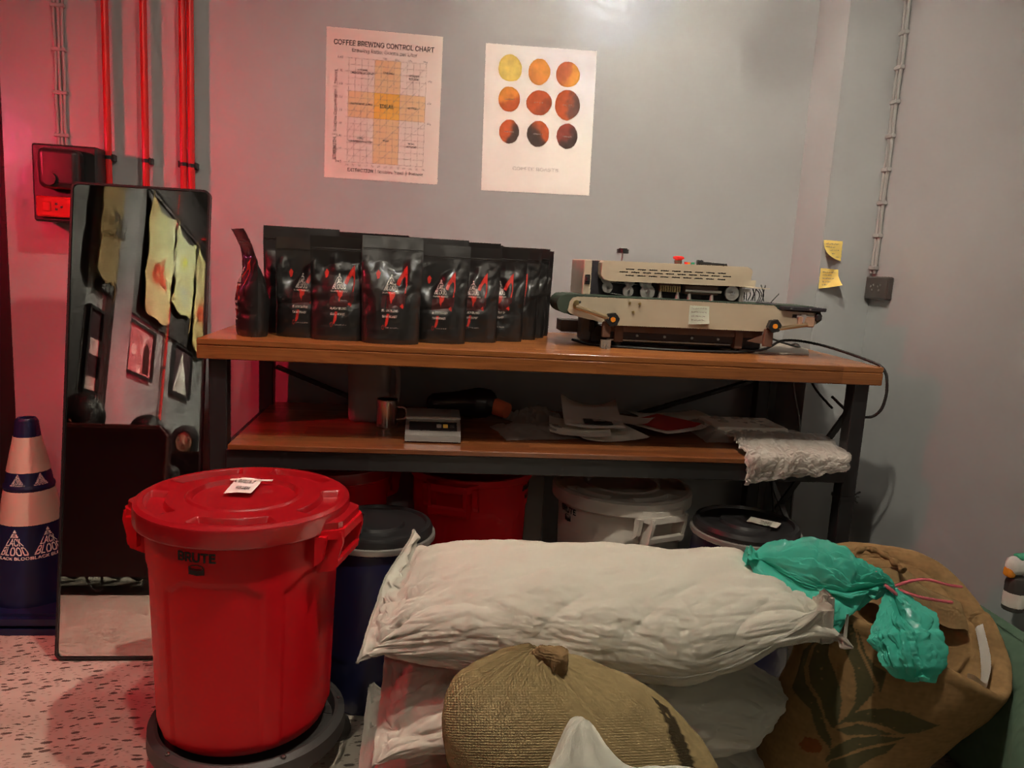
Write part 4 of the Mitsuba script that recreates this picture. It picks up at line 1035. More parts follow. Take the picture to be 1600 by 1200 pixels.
def tub(x, y, z0, H, R, label, m, ml, az_text, group=None, lid=True, brand=True):
    """round utility tub: panelled body, two bail handles, moulded lid. az_text: where its lettering faces, in degrees"""
    k = thing('utility_tub', label, 'tub', group)
    a0 = math.radians(az_text)
    na = 300
    zs = np.concatenate([[0, 0, 0.004, 0.012, 0.024], np.linspace(0.04, 0.995, 70)]) * H
    A = np.linspace(0, 2 * PI, na, endpoint=False)
    ZZ, AA = np.meshgrid(zs, A, indexing='ij')
    base = R * (0.925 + 0.075 * ZZ / H)
    base = base * np.interp(ZZ / H, [0, 0.001, 0.012, 0.03, 0.05], [0.93, 0.935, 0.965, 0.99, 1.0])
    ph = (AA - a0 - 0.12 + PI / 5) % (2 * PI / 5) - PI / 5                # five recessed panels
    top = 0.80 - 0.05 * sm(0.25, 0.5, np.abs(ph))
    pan = sm(0.535, 0.505, np.abs(ph)) * sm(top, top - 0.012, ZZ / H) * sm(0.0, 0.02, ZZ / H)
    RR = base - 0.0045 * pan * R / 0.226
    RR[0] = 0.001
    P = np.stack([x + RR * np.cos(AA), y + RR * np.sin(AA), z0 + ZZ], -1)
    wall = grid(P, wrap=True)
    rim = lathe([[R * 0.985, H * 0.955], [R * 1.045, H * 0.96], [R * 1.055, H * 0.972], [R * 1.05, H], [R * 0.97, H], [R * 0.955, H * 0.9], [R * 0.93, H * 0.5], [R * 0.9, 0.02], [0.001, 0.02]], (x, y, z0), 96)
    put('body', cat_(wall, rim), m, k, smooth=45)
    for s in (1, -1):
        ah = a0 + s * PI / 2
        er, et = np.array([math.cos(ah), math.sin(ah), 0]), np.array([-math.sin(ah), math.cos(ah), 0])
        o = np.array([x, y, z0])
        w2, up = R * 0.30, np.array([0, 0, 1.0])
        hp = lambda r, t, z: o + er * r + et * t + up * z
        fins = [trimesh.convex.convex_hull(np.array([hp(r, t + dt, z) for (r, z) in ((R * 0.93, H * 0.97), (R * 1.20, H * 0.975), (R * 1.22, H * 0.93), (R * 1.14, H * 0.80), (R * 0.95, H * 0.78)) for dt in (-0.006, 0.006)])) for t in (-w2, w2)]
        grip = trimesh.convex.convex_hull(np.array([hp(r, t, z) for t in (-w2 - 0.006, w2 + 0.006) for (r, z) in ((R * 1.10, H * 0.80), (R * 1.165, H * 0.815), (R * 1.18, H * 0.845), (R * 1.155, H * 0.86), (R * 1.10, H * 0.825))]))
        cap = trimesh.convex.convex_hull(np.array([hp(r, t, z) for (r, t) in ((R * 0.98, -w2 * 1.5), (R * 0.98, w2 * 1.5), (R * 1.22, -w2 * 0.9), (R * 1.22, w2 * 0.9), (R * 1.17, -w2 * 1.1), (R * 1.17, w2 * 1.1)) for z in (H * 0.945, H * 0.985)]))
        ribs = [trimesh.convex.convex_hull(np.array([hp(r, t + dt, z) for (r, z) in ((R * 0.97, H * 0.965), (R * 1.09, H * 0.965), (R * 1.05, H * 0.86), (R * 0.97, H * 0.83)) for dt in (-0.008, 0.008)])) for t in (-w2 * 1.42, w2 * 1.42)]
        put('handle', cat_(*fins, grip, cap, *ribs), m, k, smooth=30)
    if lid:
        LR = R * 1.098
        s = LR / 0.2475
        lz = z0 + H

        def zf(r, a):
            r = r / s
            z = 0.026 + 0.006 * sm(0.2475, 0.236, r) - 0.002 * sm(0.235, 0.15, r)
            u = ((a - a0 + PI / 10) % (2 * PI / 5)) - PI / 5
            arc = sm(0.44, 0.40, np.abs(u)) * sm(0.178, 0.184, r) * sm(0.226, 0.219, r)
            z = z - 0.015 * arc
            z = z + 0.005 * sm(0.137, 0.130, r) - 0.012 * sm(0.125, 0.118, r) + 0.004 * sm(0.11, 0.0, r)
            return z * s
        rs = np.concatenate([[0.0005], np.linspace(0.01, 0.112, 8), np.linspace(0.115, 0.14, 14), np.linspace(0.145, 0.172, 5), np.linspace(0.175, 0.188, 9), np.linspace(0.192, 0.214, 5), np.linspace(0.216, 0.238, 14), [0.242, 0.2455, 0.2475]]) * s
        top_ = polar(zf, rs, 360, (x, y, lz))
        skirt = lathe(np.array([[0.2475, 0.026], [0.2492, 0.021], [0.2495, -0.012], [0.2485, -0.016], [0.240, -0.016], [0.240, 0.016], [0.0, 0.016]]) * s, (x, y, lz), 120)
        lk = put('lid', cat_(top_, skirt), ml, k, smooth=40)
        for sg in (1, -1):
            ah = a0 + sg * PI / 2
            er, et = np.array([math.cos(ah), math.sin(ah), 0]), np.array([-math.sin(ah), math.cos(ah), 0])
            o = np.array([x, y, lz])
            pts = [o + er * r * s + et * t * s + np.array([0, 0, z * s]) for (r, t) in ((0.235, -0.085), (0.235, 0.085), (0.268, -0.055), (0.268, 0.055), (0.262, -0.068), (0.262, 0.068)) for z in (-0.017, 0.008)]
            put('lid_tab', trimesh.convex.convex_hull(np.array(pts)), ml, lk)
    if brand:
        def on(u, v, out, zc):
            an = a0 + np.asarray(u) / R
            r = R * (0.925 + 0.075 * (zc + np.asarray(v)) / H) + 0.0006 + np.asarray(out)
            return np.stack([x + r * np.cos(an), y + r * np.sin(an), z0 + zc + np.asarray(v)], -1)
        kk = R / 0.226
        t = text('BRUTE', True)
        t = cat_(t, t.copy().apply_translation([0.045, 0.0, 0.1]), t.copy().apply_translation([0.02, 0.03, 0.2]))
        q = t.vertices
        put('brand_lettering', trimesh.Trimesh(on((q[:, 0] / t.bounds[1][0] - 0.5) * 0.088 * kk, (q[:, 1] - 0.5) * 0.020 * kk, q[:, 2] * 0.0008, H * 0.915), t.faces, process=False), 'black_matte', k, label='black raised lettering')
        em = []
        dk = Polygon([(-0.018, 0.005), (-0.014, -0.001), (0, -0.0035), (0.014, -0.001), (0.018, 0.005), (0.018, -0.012), (0, -0.0145), (-0.018, -0.012)])
        loop = Polygon([(-0.018, 0.005), (-0.01, 0.0095), (0, 0.0105), (0.01, 0.0095), (0.018, 0.005), (0.012, 0.0005), (0, -0.0015), (-0.012, 0.0005)])
        ringp = loop.difference(loop.buffer(-0.0016))
        for pg in (dk, ringp):
            mm = trimesh.creation.extrude_polygon(pg if isinstance(pg, Polygon) else pg.geoms[0], 1.0, engine='earcut')
            em.append(trimesh.Trimesh(on(mm.vertices[:, 0] * kk, mm.vertices[:, 1] * kk, mm.vertices[:, 2] * 0.0008, H * 0.865), mm.faces, process=False))
        put('emblem', cat_(*em), 'black_matte', k)
    return k


TUB = tub(-0.418, 1.86, 0.118, 0.537, 0.2255, 'large red lidded tub standing on a wheeled dolly in front of the mirror', 'red_plastic', 'red_lid', -104, None)
tub(-0.30, 2.60, 0.0, 0.56, 0.195, 'dark red lidded tub at the left under the table, mostly hidden', 'red_plastic', 'red_lid', -60, brand=False)
tub(0.18, 2.57, 0.0, 0.58, 0.20, 'red tub without a visible lid under the middle of the table', 'red_plastic', 'red_lid', -22, lid=False)
tub(0.70, 2.515, 0.0, 0.515, 0.2165, 'off-white lidded tub under the table between the red tub and the black-lidded drum', 'white_plastic', 'white_plastic', -158)
solo('grey_box', rbox(0.385, 0.455, 2.66, 2.82, 0.0, 0.60, 0.006), 'grey_box', 'dark grey box standing under the table between the red and the white tub', 'box')

# the dolly
k = thing('wheeled_dolly', 'black plastic wheeled dolly under the large red tub', 'dolly')
dx, dy = -0.405, 1.85
put('ring', lathe([[0.10, 0.088], [0.205, 0.088], [0.212, 0.118], [0.220, 0.120], [0.236, 0.112], [0.238, 0.075], [0.232, 0.068], [0.205, 0.068], [0.10, 0.075], [0.10, 0.088]], (dx, dy, 0), 96), 'dolly_grey', k, smooth=30)
for j in range(5):
    an = math.radians(-58 + 72 * j)
    c, s = math.cos(an), math.sin(an)
    px_, py_ = dx + 0.20 * c, dy + 0.20 * s
    ck = put('caster', cat_(cyl((px_, py_, 0.05), (px_, py_, 0.09), 0.019, 20), bx(px_ - 0.006, px_ + 0.006, py_ - 0.02, py_ + 0.026, 0.03, 0.062, 0.003)), 'rubber', k, smooth=35)
    tt = np.array([-s, c, 0]) if j % 2 else np.array([c, s, 0])
    wc = np.array([px_ + 0.022 * c, py_ + 0.022 * s, 0.034])
    put('caster_wheel', cat_(cyl(wc - tt * 0.014, wc + tt * 0.014, 0.034, 28), cyl(wc - tt * 0.016, wc + tt * 0.016, 0.018, 20)), 'rubber', ck, smooth=35)
    put('bolt', lathe([[0, 0.004], [0.004, 0.0035], [0.0065, 0.0], [0, 0]], (dx + 0.2235 * c, dy + 0.2235 * s, 0.119), 14), 'chrome', ck, smooth=True)

# paper note taped on the lid
k = thing('paper_note', 'white handwritten note taped to the lid of the large red tub', 'note')
NZ = 0.118 + 0.537 + 0.0295
nb = np.array([-0.467, 1.850, NZ])
nu_, nv_ = np.array([0.965, -0.26, 0]), np.array([0.0, 1.0, 0.0])
nv_ /= np.linalg.norm(nv_)
pos = lambda a, b, h=0.0: nb + nu_ * a + nv_ * b + np.array([0, 0, 1]) * h
a, b = np.meshgrid(np.linspace(0, 1, 12), np.linspace(0, 1, 12), indexing='ij')
lift = 0.004 + 0.007 * (1 - b) ** 2 * a + 0.003 * np.sin(a * 3)
put('sheet', grid(nb + (a * 0.070)[..., None] * nu_ + (b * 0.138)[..., None] * nv_ + lift[..., None] * np.array([0, 0, 1.0])), 'paper_white', k, smooth=True)
put('tape', bx(-0.477, -0.372, 1.952, 1.964, NZ + 0.0065, NZ + 0.008), 'paper_white', k)
put('handwriting', cat_(lettering('L9/5/67', pos(0.034, 0.092, 0.0105), 0.026, u=nu_, v=nv_, n=(0, 0, 1), width=0.052), lettering('KB1EN', pos(0.042, 0.034, 0.0125), 0.020, u=nu_, v=nv_, n=(0, 0, 1), width=0.034)), 'ink', k)


def drum(x, y, r, h, label, dents=0.0):
    k = thing('lidded_drum', label, 'drum')
    put('body', lathe([[0, 0], [r * 0.93, 0], [r * 0.97, 0.012], [r, 0.04], [r, h * 0.30], [r * 1.012, h * 0.32], [r * 1.012, h * 0.35], [r, h * 0.37], [r, h * 0.84], [r * 0.97, h * 0.88], [r * 0.97, h * 0.93], [r * 1.0, h * 0.94], [r * 1.0, h * 0.945], [0.0, h * 0.945]], (x, y, 0), 80), 'blue_plastic', k, smooth=35)
    put('clamp_ring', lathe([[r * 0.98, h * 0.94], [r * 1.035, h * 0.942], [r * 1.045, h * 0.955], [r * 1.035, h * 0.972], [r * 0.98, h * 0.975]], (x, y, 0), 80), 'dull_steel', k, smooth=40, label='metal clamp ring')
    put('lid', lathe([[r * 0.985, h * 0.965], [r * 0.99, h * 1.0], [r * 0.95, h * 1.025], [r * 0.88, h * 1.03], [r * 0.86, h * 1.012], [r * 0.5, h * 1.012], [r * 0.47, h * 1.028], [r * 0.2, h * 1.03], [0, h * 1.03]], (x, y, 0), 80), 'black_plastic', k, smooth=30, label='black lid')
    return k


DL = drum(-0.115, 2.155, 0.162, 0.505, 'tall blue drum with a black lid right behind the large red tub')
put('latch', cat_(bar((-0.155, 2.05, 0.522), (-0.15, 2.06, 0.572), 0.008, 0.004), bx(-0.172, -0.150, 2.042, 2.052, 0.521, 0.533, 0.002)), 'chrome', DL, label='shiny latch strip')
drum(1.035, 2.235, 0.166, 0.50, 'black-lidded drum under the right end of the table')
k = thing('paper_note', 'pale label lying on the black drum lid under the right end of the table', 'note')
put('sheet', sheet(1.075, 2.20, 0.06, 0.095, 0.517, 0.9, 0.002, 3, amp=0.002), 'note_green', k, smooth=True)
put('handwriting', cat_(*[scribble((1.055 + 0.008 * q, 2.185 + 0.012 * q, 0.522), 0.035, 0.006, 90 + q, u=(0.62, -0.78, 0), v=(0.78, 0.62, 0), n=(0, 0, 1), r=0.001) for q in range(3)]), 'ink', k)


# ------------------------------------------------------------------ sacks
def normals_of(P):
    du, dv = np.gradient(P, axis=0), np.gradient(P, axis=1)
    n = np.cross(du, dv)
    return n / (np.linalg.norm(n, axis=-1, keepdims=True) + 1e-12)


def pillow(L, W, Tk, seed, n=240, m=220, twist=(0.0, 0.0), taper=(1.0, 1.0), blunt=3.2, fold=1.0, shape=None):
    """a filled sack along x with flat sewn ends: points, uv"""
    u = np.sin(np.linspace(-PI / 2, PI / 2, n))
    u = 0.5 * u + 0.5 * np.linspace(-1, 1, n)
    f = np.linspace(0, 2 * PI, m)
    U, Fi = np.meshgrid(u, f, indexing='ij')
    t = np.clip(1 - np.abs(U) ** blunt, 0, 1) ** 0.62
    left, right = sm(-0.55, -1.0, U), sm(0.55, 1.0, U)
    w = W / 2 * (1 - 0.05 * sm(0.5, 0.9, np.abs(U)) + 0.07 * sm(0.88, 1.0, np.abs(U))) * (1 + (taper[0] - 1) * left) * (1 + (taper[1] - 1) * right)
    c, s = np.cos(Fi), np.sin(Fi)
    y = w * np.sign(c) * np.abs(c) ** 0.75
    z = (Tk / 2 * t + 0.004) * np.sign(s) * np.abs(s) ** 0.85
    z = np.where(z < 0, z * 0.85, z) * (1 + 0.8 * (taper[1] - 1) * sm(0.35, 1.0, U) * (taper[1] < 1))
    P = np.stack([U * L / 2, y, z], -1)
    g = np.random.default_rng(seed)
    o = g.uniform(0, 60, 3)
    q = P + o
    N = normals_of(P)
    ends = sm(0.35, 0.95, np.abs(U))
    d = 0.030 * fold * ends * ridge(np.stack([q[..., 0] * 2.2, q[..., 1] * 16, q[..., 2] * 16], -1), 3, seed)
    diag = np.stack([(q[..., 0] * 0.8 + 0.6 * q[..., 1]) * 1.6, (q[..., 0] * 0.6 - 0.8 * q[..., 1]) * 8, q[..., 2] * 7], -1)
    d = d + 0.018 * fold * ridge(diag, 3, seed + 4) * (1 - 0.4 * ends)
    d = d + 0.016 * mfbm(q * 4.0, 2, seed + 6)
    d = d + 0.0032 * fold * ridge(np.stack([(q[..., 0] + 0.5 * q[..., 1]) * 7, (q[..., 1] - 0.5 * q[..., 0]) * 34, q[..., 2] * 30], -1), 3, seed + 9) * sm(-0.10, 0.15, mfbm(q * 3.1, 2, seed + 11))
    d = d + 0.004 * fold * ridge(np.stack([q[..., 0] * 14, q[..., 1] * 22, q[..., 2] * 22], -1), 2, seed + 7)
    thin = np.clip(t * 6, 0.15, 1)
    P = P - N * (d * thin)[..., None] * np.sign((N * P * [0.2, 1, 1]).sum(-1))[..., None] * -1
    for side, ang in ((-1, twist[0]), (1, twist[1])):
        a = ang * (left if side < 0 else right)
        yy, zz_ = P[..., 1].copy(), P[..., 2].copy()
        P[..., 1] = yy * np.cos(a) - zz_ * np.sin(a)
        P[..., 2] = yy * np.sin(a) + zz_ * np.cos(a)
    if shape is not None:
        P = shape(P, U, Fi)
    arc = np.concatenate([np.zeros((n, 1)), np.cumsum(np.linalg.norm(np.diff(P, axis=1), axis=-1), 1)], 1)
    uv = np.stack([U * L / 2 * 1.0, arc], -1).reshape(-1, 2)
    return P, uv


def place(P, o, yaw, pitch=0.0):
    c, s = math.cos(yaw), math.sin(yaw)
    cp, sp = math.cos(pitch), math.sin(pitch)
    X = P[..., 0] * cp - P[..., 2] * sp
    Z = P[..., 0] * sp + P[..., 2] * cp
    return np.stack([o[0] + c * X - s * P[..., 1], o[1] + s * X + c * P[..., 1], np.maximum(o[2] + Z, 0.003)], -1)


def closed_grid(P):
    """grid closed around (first and last column coincide)"""
    return grid(P)


def top_shape(P, U, Fi):
    # the back corner of the left end stands up like an ear, the right end lies higher
    ear = sm(-0.90, -1.0, U) * sm(0.06, 0.22, P[..., 1])
    P = P.copy()
    P[..., 2] += 0.055 * ear - 0.05 * sm(-0.86, -0.93, U) * (1 - sm(-0.95, -1.0, U)) * sm(0.0, 0.1, P[..., 2])
    P[..., 0] += 0.05 * ear
    P[..., 2] += sm(0.30, 1.0, U) * np.where(P[..., 2] < 0, 0.13, 0.05) - 0.17 * sm(0.70, 1.0, U) * sm(-0.02, 0.2, P[..., 1])
    return P


k = thing('woven_sack', 'full white woven plastic sack on top of the stack, its left corner sticking up', 'sack', None)
P, uv = pillow(1.06, 0.47, 0.285, 3, n=400, m=380, twist=(0.16, -0.05), blunt=4.4, shape=top_shape)
put('sack', closed_grid(place(P, (0.437, 1.735, 0.447), math.radians(-7))), 'sack_white', k, smooth=True, uv=uv)
seamP = place(P, (0.437, 1.735, 0.447), math.radians(-7))
j = P.shape[1]
front_line = seamP[14:-10, int(j * 0.545)]
put('seam', tube(front_line - [0, 0.002, 0], 0.0022, 6), 'sack_white', k, smooth=True)
put('end_seam', tube(seamP[0, : j // 2], 0.004, 6), 'sack_white', k, smooth=True)
k = thing('woven_sack', 'white woven plastic sack in the middle of the stack, tied at its right end', 'sack', None)
P, uv = pillow(1.10, 0.48, 0.225, 8, twist=(0.2, 0.0), taper=(1.0, 0.16), blunt=4.5)
put('sack', closed_grid(place(P, (0.475, 1.755, 0.232), math.radians(-1))), 'sack_white', k, smooth=True, uv=uv)
put('tie', tube(spline([[1.005, 1.70, 0.215], [1.01, 1.715, 0.255], [1.00, 1.755, 0.262], [0.985, 1.79, 0.23], [1.0, 1.76, 0.19], [1.01, 1.715, 0.185]], 8), 0.004, 8), 'cable_black', k, smooth=True, label='dark tie')
k = thing('woven_sack', 'white woven plastic sack at the bottom of the stack on the floor', 'sack', None)
P, uv = pillow(1.06, 0.50, 0.15, 15, twist=(0.1, 0.35), blunt=4.0)
put('sack', closed_grid(place(P, (0.41, 1.76, 0.07), math.radians(0))), 'sack_white', k, smooth=True, uv=uv)

# the white sack lying in front at the lower edge of the picture
def corner_shape(P, U, Fi):
    P = P.copy()
    e = np.exp(-(((P[..., 0] + 0.050) / 0.040) ** 2)) * sm(0.03, 0.12, P[..., 1]) * sm(0.0, 0.15, P[..., 2])
    P[..., 2] += 0.105 * e
    P[..., 1] += 0.03 * e
    return P


k = thing('woven_sack', 'white woven plastic sack at the lower edge of the picture with a pointed raised corner', 'sack', None)
P, uv = pillow(0.50, 0.30, 0.635, 19, blunt=5.0, shape=corner_shape)
put('sack', closed_grid(place(P, (0.300, 0.885, 0.296), 0.05)), 'sack_white', k, smooth=True, uv=uv)


def burlap_color(P, base, seed, k=1.0):
    b = np.array(base)
    t = mfbm(P * 7 * k, 4, seed)[..., None]
    f = mfbm(P * np.array([60, 60, 180]) * k, 2, seed + 2)[..., None]
    h = mfbm(P * np.array([160, 160, 50]) * k, 2, seed + 3)[..., None]
    return np.clip(b * (1 + 0.45 * t + 0.35 * f + 0.3 * h), 0.003, 1)


def blob(o, r, n=150, m=190, e=(0.85, 0.85), fn=None):
    th, ph = np.meshgrid(np.linspace(0.002, PI - 0.002, n), np.linspace(0, 2 * PI, m), indexing='ij')
    pw = lambda x, k: np.sign(x) * np.abs(x) ** k
    P = np.stack([r[0] * pw(np.sin(th), e[0]) * pw(np.cos(ph), e[1]), r[1] * pw(np.sin(th), e[0]) * pw(np.sin(ph), e[1]), r[2] * pw(np.cos(th), e[0])], -1)
    if fn is not None:
        P = fn(P, th, ph)
    return P + np.array(o)


k = thing('burlap_sack', 'closed burlap sack at the front with a knotted corner and a dark stripe', 'sack', None)


def dome(P, th, ph):
    P = P.copy()
    top = sm(0.0, 0.25, P[..., 2])
    P[..., 0] -= 0.115 * top * (P[..., 2] / 0.3)
    N = P / np.linalg.norm(P, axis=-1, keepdims=True)
    q = P + 5
    ctr = np.array([-0.115, 0.0, 0.27])
    rr = np.linalg.norm((P - ctr)[..., :2], axis=-1)
    an = np.arctan2(P[..., 1] - ctr[1], P[..., 0] - ctr[0])
    fold = ridge(np.stack([np.cos(an) * 2.2, np.sin(an) * 2.2, rr * 2], -1), 3, 4) * np.exp(-(rr / 0.16) ** 2) * sm(0, 0.2, P[..., 2])
    return P + N * (0.022 * mfbm(q * 5, 3, 2) + 0.006 * ridge(q * 7, 3, 6) + 0.020 * fold)[..., None] + np.array([0, 0, 0.035])[None, None] * np.exp(-(rr / 0.07) ** 2)[..., None] * sm(0.1, 0.25, P[..., 2])[..., None]


P = blob((0.338, 1.30, 0.265), (0.266, 0.215, 0.285), fn=dome)
P[..., 2] = np.maximum(P[..., 2], 0.004)
C = burlap_color(P, (0.235, 0.175, 0.085), 3)
# printed dark stripe down the right side and a green print low on the left
s_ = np.abs(P[..., 0] - (0.47 + 0.18 * (0.52 - P[..., 2])) + 0.02 * mfbm(P * 14, 3, 8)) / 0.017
stripe = (s_ < 1) & (P[..., 1] < 1.33) & (P[..., 2] < 0.5) & (mfbm(P * 60, 2, 4) > -0.27)
C[stripe] = C[stripe] * 0.13
gp = (np.abs(P[..., 0] - 0.085) < 0.03) & (P[..., 2] < 0.40) & (P[..., 1] < 1.35)
C[gp] = C[gp] * np.array([0.32, 0.48, 0.40])
g2 = (((P[..., 0] - 0.30) / 0.035) ** 2 + ((P[..., 2] - 0.40) / 0.05) ** 2 < 1) & (P[..., 1] < 1.3)
C[g2] = C[g2] * np.array([0.70, 0.80, 0.72])
uvb = np.stack([P[..., 0] * 1.0, P[..., 2] + 0.6 * P[..., 1]], -1).reshape(-1, 2)
put('sack', grid(P), 'burlap', k, smooth=True, color=C.reshape(-1, 3), uv=uvb)
pts = spline([[0.205, 1.30, 0.525], [0.215, 1.295, 0.552], [0.233, 1.285, 0.573], [0.258, 1.275, 0.573], [0.280, 1.27, 0.556]], 10)
kn = tube(pts, np.interp(np.linspace(0, 1, len(pts)), [0, 0.3, 0.5, 0.8, 1], [0.050, 0.026, 0.019, 0.030, 0.016]), 26)
kv = kn.vertices + kn.vertex_normals * (0.014 * mfbm(kn.vertices * 35, 3, 3) + 0.010 * ridge(kn.vertices * 30, 2, 4))[:, None]
put('knotted_corner', trimesh.Trimesh(kv, kn.faces, process=False), 'burlap', k, smooth=True, color=burlap_color(kv, (0.20, 0.125, 0.06), 5), uv=kv[:, [0, 2]], label='knotted brown corner')
put('twine', tube(spline([[0.222 + 0.026 * math.cos(t), 1.292 + 0.028 * math.sin(t), 0.566 + 0.018 * math.cos(t)] for t in np.linspace(0, 6.2, 10)], 4), 0.003, 6), 'twine', k, smooth=True)

# ------------------------------------------------------------------ open burlap sack with green leaf print
k = thing('burlap_sack', 'open burlap sack printed with green leaves at the right, a green bag in its mouth', 'sack', None)
n, m = 240, 420
A = np.linspace(0, 2 * PI, m)
rimz = np.interp((np.degrees(A) + 360) % 360, [0, 45, 90, 140, 180, 225, 270, 305, 335, 360], [0.485, 0.56, 0.575, 0.56, 0.53, 0.50, 0.435, 0.365, 0.39, 0.485])
rimz = np.convolve(np.concatenate([rimz[-13:-1], rimz, rimz[1:13]]), np.ones(25) / 25, 'valid')
prof_t = np.linspace(0, 1, n)
cxs, cys, r0 = 1.205, 1.70, 0.225
PP = np.zeros((n, m, 3))
for i, t in enumerate(prof_t):
    if t < 0.08:                                   # underside
        f, z = t / 0.08, np.zeros(m)
        rad = 0.01 + (0.175 - 0.01) * f
        out = np.zeros(m)
    elif t < 0.62:                                 # outer wall
        f = (t - 0.08) / 0.54
        z = f * (rimz - 0.03)
        rad = np.interp(f, [0, 0.06, 0.3, 0.6, 0.85, 1.0], [0.175, 0.19, 0.202, 0.215, 0.234, 0.238])
        out = 0.03 * np.exp(-(((np.degrees(A) + 360) % 360 - 318) / 36) ** 2) * f ** 3
    elif t < 0.78:                                 # rolled cuff
        f = (t - 0.62) / 0.16 * PI
        z = rimz - 0.03 + 0.032 * np.sin(f)
        rad = 0.238 - 0.024 + 0.024 * np.cos(f) + 0.014 * np.sin(f)
        out = 0.03 * np.exp(-(((np.degrees(A) + 360) % 360 - 318) / 36) ** 2)
    else:                                          # inside, falling to the beans
        f = (t - 0.78) / 0.22
        z = rimz - 0.03 - 0.13 * sm(0, 0.8, f)
        rad = 0.19 * (1 - f) ** 0.7 + 0.002
        out = 0.0
    PP[i, :, 0] = cxs + (rad + out) * np.cos(A)
    PP[i, :, 1] = cys + (rad + out) * 0.98 * np.sin(A)
    PP[i, :, 2] = z
shift = sm(0.0, 0.5, PP[..., 2])
PP[..., 0] -= 0.125 * (1 - sm(0.02, 0.42, PP[..., 2]))
PP[..., 1] -= 0.02 * shift
N = np.stack([np.cos(A)[None] + 0 * PP[..., 0], np.sin(A)[None] + 0 * PP[..., 0], 0 * PP[..., 0]], -1)
wq = PP + 9
amp = sm(0.05, 0.2, PP[..., 2])
PP = PP + N * (amp * (0.035 * mfbm(wq * 4.5, 3, 5) + 0.012 * ridge(wq * np.array([6, 6, 3]), 3, 7)))[..., None]
PP[..., 2] += amp * 0.02 * mfbm(wq * 6, 3, 9)
PP[:, -1] = PP[:, 0]
PP[..., 2] = np.maximum(PP[..., 2], 0.003)
C = burlap_color(PP, (0.275, 0.165, 0.075), 13)


# the printed leaves, in fractions around the sack and up its side
LEAVES = [[(0.538, 0.571), (0.486, 0.458), (0.457, 0.383), (0.467, 0.358), (0.507, 0.354), (0.557, 0.358), (0.569, 0.338), (0.593, 0.312), (0.626, 0.292), (0.617, 0.317), (0.598, 0.338), (0.579, 0.367), (0.557, 0.388), (0.521, 0.400), (0.507, 0.433), (0.510, 0.496)],
          [(0.550, 0.583), (0.519, 0.508), (0.517, 0.450), (0.533, 0.412), (0.564, 0.396), (0.588, 0.362), (0.610, 0.346), (0.610, 0.371), (0.598, 0.429), (0.586, 0.458), (0.567, 0.487), (0.548, 0.512), (0.550, 0.558)],
          [(0.567, 0.617), (0.586, 0.650), (0.598, 0.575), (0.617, 0.542), (0.633, 0.517), (0.636, 0.496), (0.629, 0.454), (0.626, 0.425), (0.619, 0.375), (0.619, 0.433), (0.610, 0.483), (0.595, 0.529), (0.574, 0.562)],
          [(0.590, 0.646), (0.610, 0.575), (0.629, 0.558), (0.643, 0.562), (0.645, 0.533), (0.645, 0.500), (0.636, 0.525), (0.617, 0.554), (0.600, 0.588)],
          [(0.610, 0.358), (0.619, 0.404), (0.636, 0.442), (0.664, 0.483), (0.693, 0.496), (0.721, 0.492), (0.743, 0.496), (0.724, 0.450), (0.702, 0.429), (0.681, 0.433), (0.662, 0.421), (0.638, 0.400), (0.621, 0.379)],
          [(0.614, 0.346), (0.638, 0.392), (0.662, 0.408), (0.693, 0.421), (0.674, 0.396), (0.638, 0.350)],
          [(0.629, 0.254), (0.626, 0.292), (0.643, 0.342), (0.674, 0.396), (0.712, 0.425), (0.683, 0.371), (0.657, 0.308)],
          [(0.638, 0.246), (0.638, 0.267), (0.664, 0.308), (0.690, 0.371), (0.707, 0.400), (0.705, 0.354), (0.686, 0.292), (0.679, 0.250)]]
BERRY = [(0.576, 0.263), (0.579, 0.287), (0.598, 0.296), (0.610, 0.283), (0.610, 0.271), (0.590, 0.258)]
X, Z = PP[..., 0], PP[..., 2]
FZ, FX = np.meshgrid(np.arange(n) / n, np.arange(m) / m, indexing='ij')
frontf = (PP[..., 1] < 1.70) & (np.arange(n)[:, None] < n * 0.66)
ink = np.zeros(X.shape, bool)
for pg in LEAVES:
    ink |= shapely.contains_xy(Polygon(pg).buffer(0), FX, FZ)
ink &= frontf & (mfbm(PP * 90, 2, 3) > -0.30)
C[ink] = C[ink] * 0.22 + np.array([0.020, 0.036, 0.021])
red_ = frontf & shapely.contains_xy(Polygon(BERRY).buffer(0.003), FX, FZ) & ~ink
C[red_] = C[red_] * np.array([0.75, 0.35, 0.25])
ang = np.arctan2(PP[..., 1] - cys, PP[..., 0] - cxs)
uvb = np.stack([np.unwrap(ang, axis=1) * 0.235, PP[..., 2] + 0.25 * np.arange(n)[:, None] / n], -1).reshape(-1, 2)
put('sack', grid(PP, flip=True), 'burlap', k, smooth=True, color=C.reshape(-1, 3), uv=uvb)
# loose inner flap of burlap and the plastic liner at the mouth
a, b = np.meshgrid(np.linspace(-1, 1, 70), np.linspace(0, 1, 50), indexing='ij')
fl = np.stack([1.235 + 0.125 * a, 1.80 - 0.10 * b - 0.045 * a + 0.02 * np.sin(a * 5), 0.535 - 0.05 * b ** 2 + 0.035 * np.sin(b * PI) - 0.05 * a * (a > 0)], -1)
fl = fl + 0.05 * mfbm(fl * 11, 3, 31)[..., None] * np.array([0.3, 0.4, 1.0]) + 0.03 * ridge(fl * 9, 2, 33)[..., None] * np.array([0, 0, 1.0])
put('inner_flap', grid(fl), 'burlap', k, smooth=True, color=burlap_color(fl, (0.25, 0.165, 0.08), 41).reshape(-1, 3), uv=fl[..., :2].reshape(-1, 2))
fr = spline([[1.10, 1.76, 0.55], [1.13, 1.79, 0.583], [1.18, 1.80, 0.59], [1.215, 1.765, 0.578], [1.225, 1.72, 0.565]], 10)
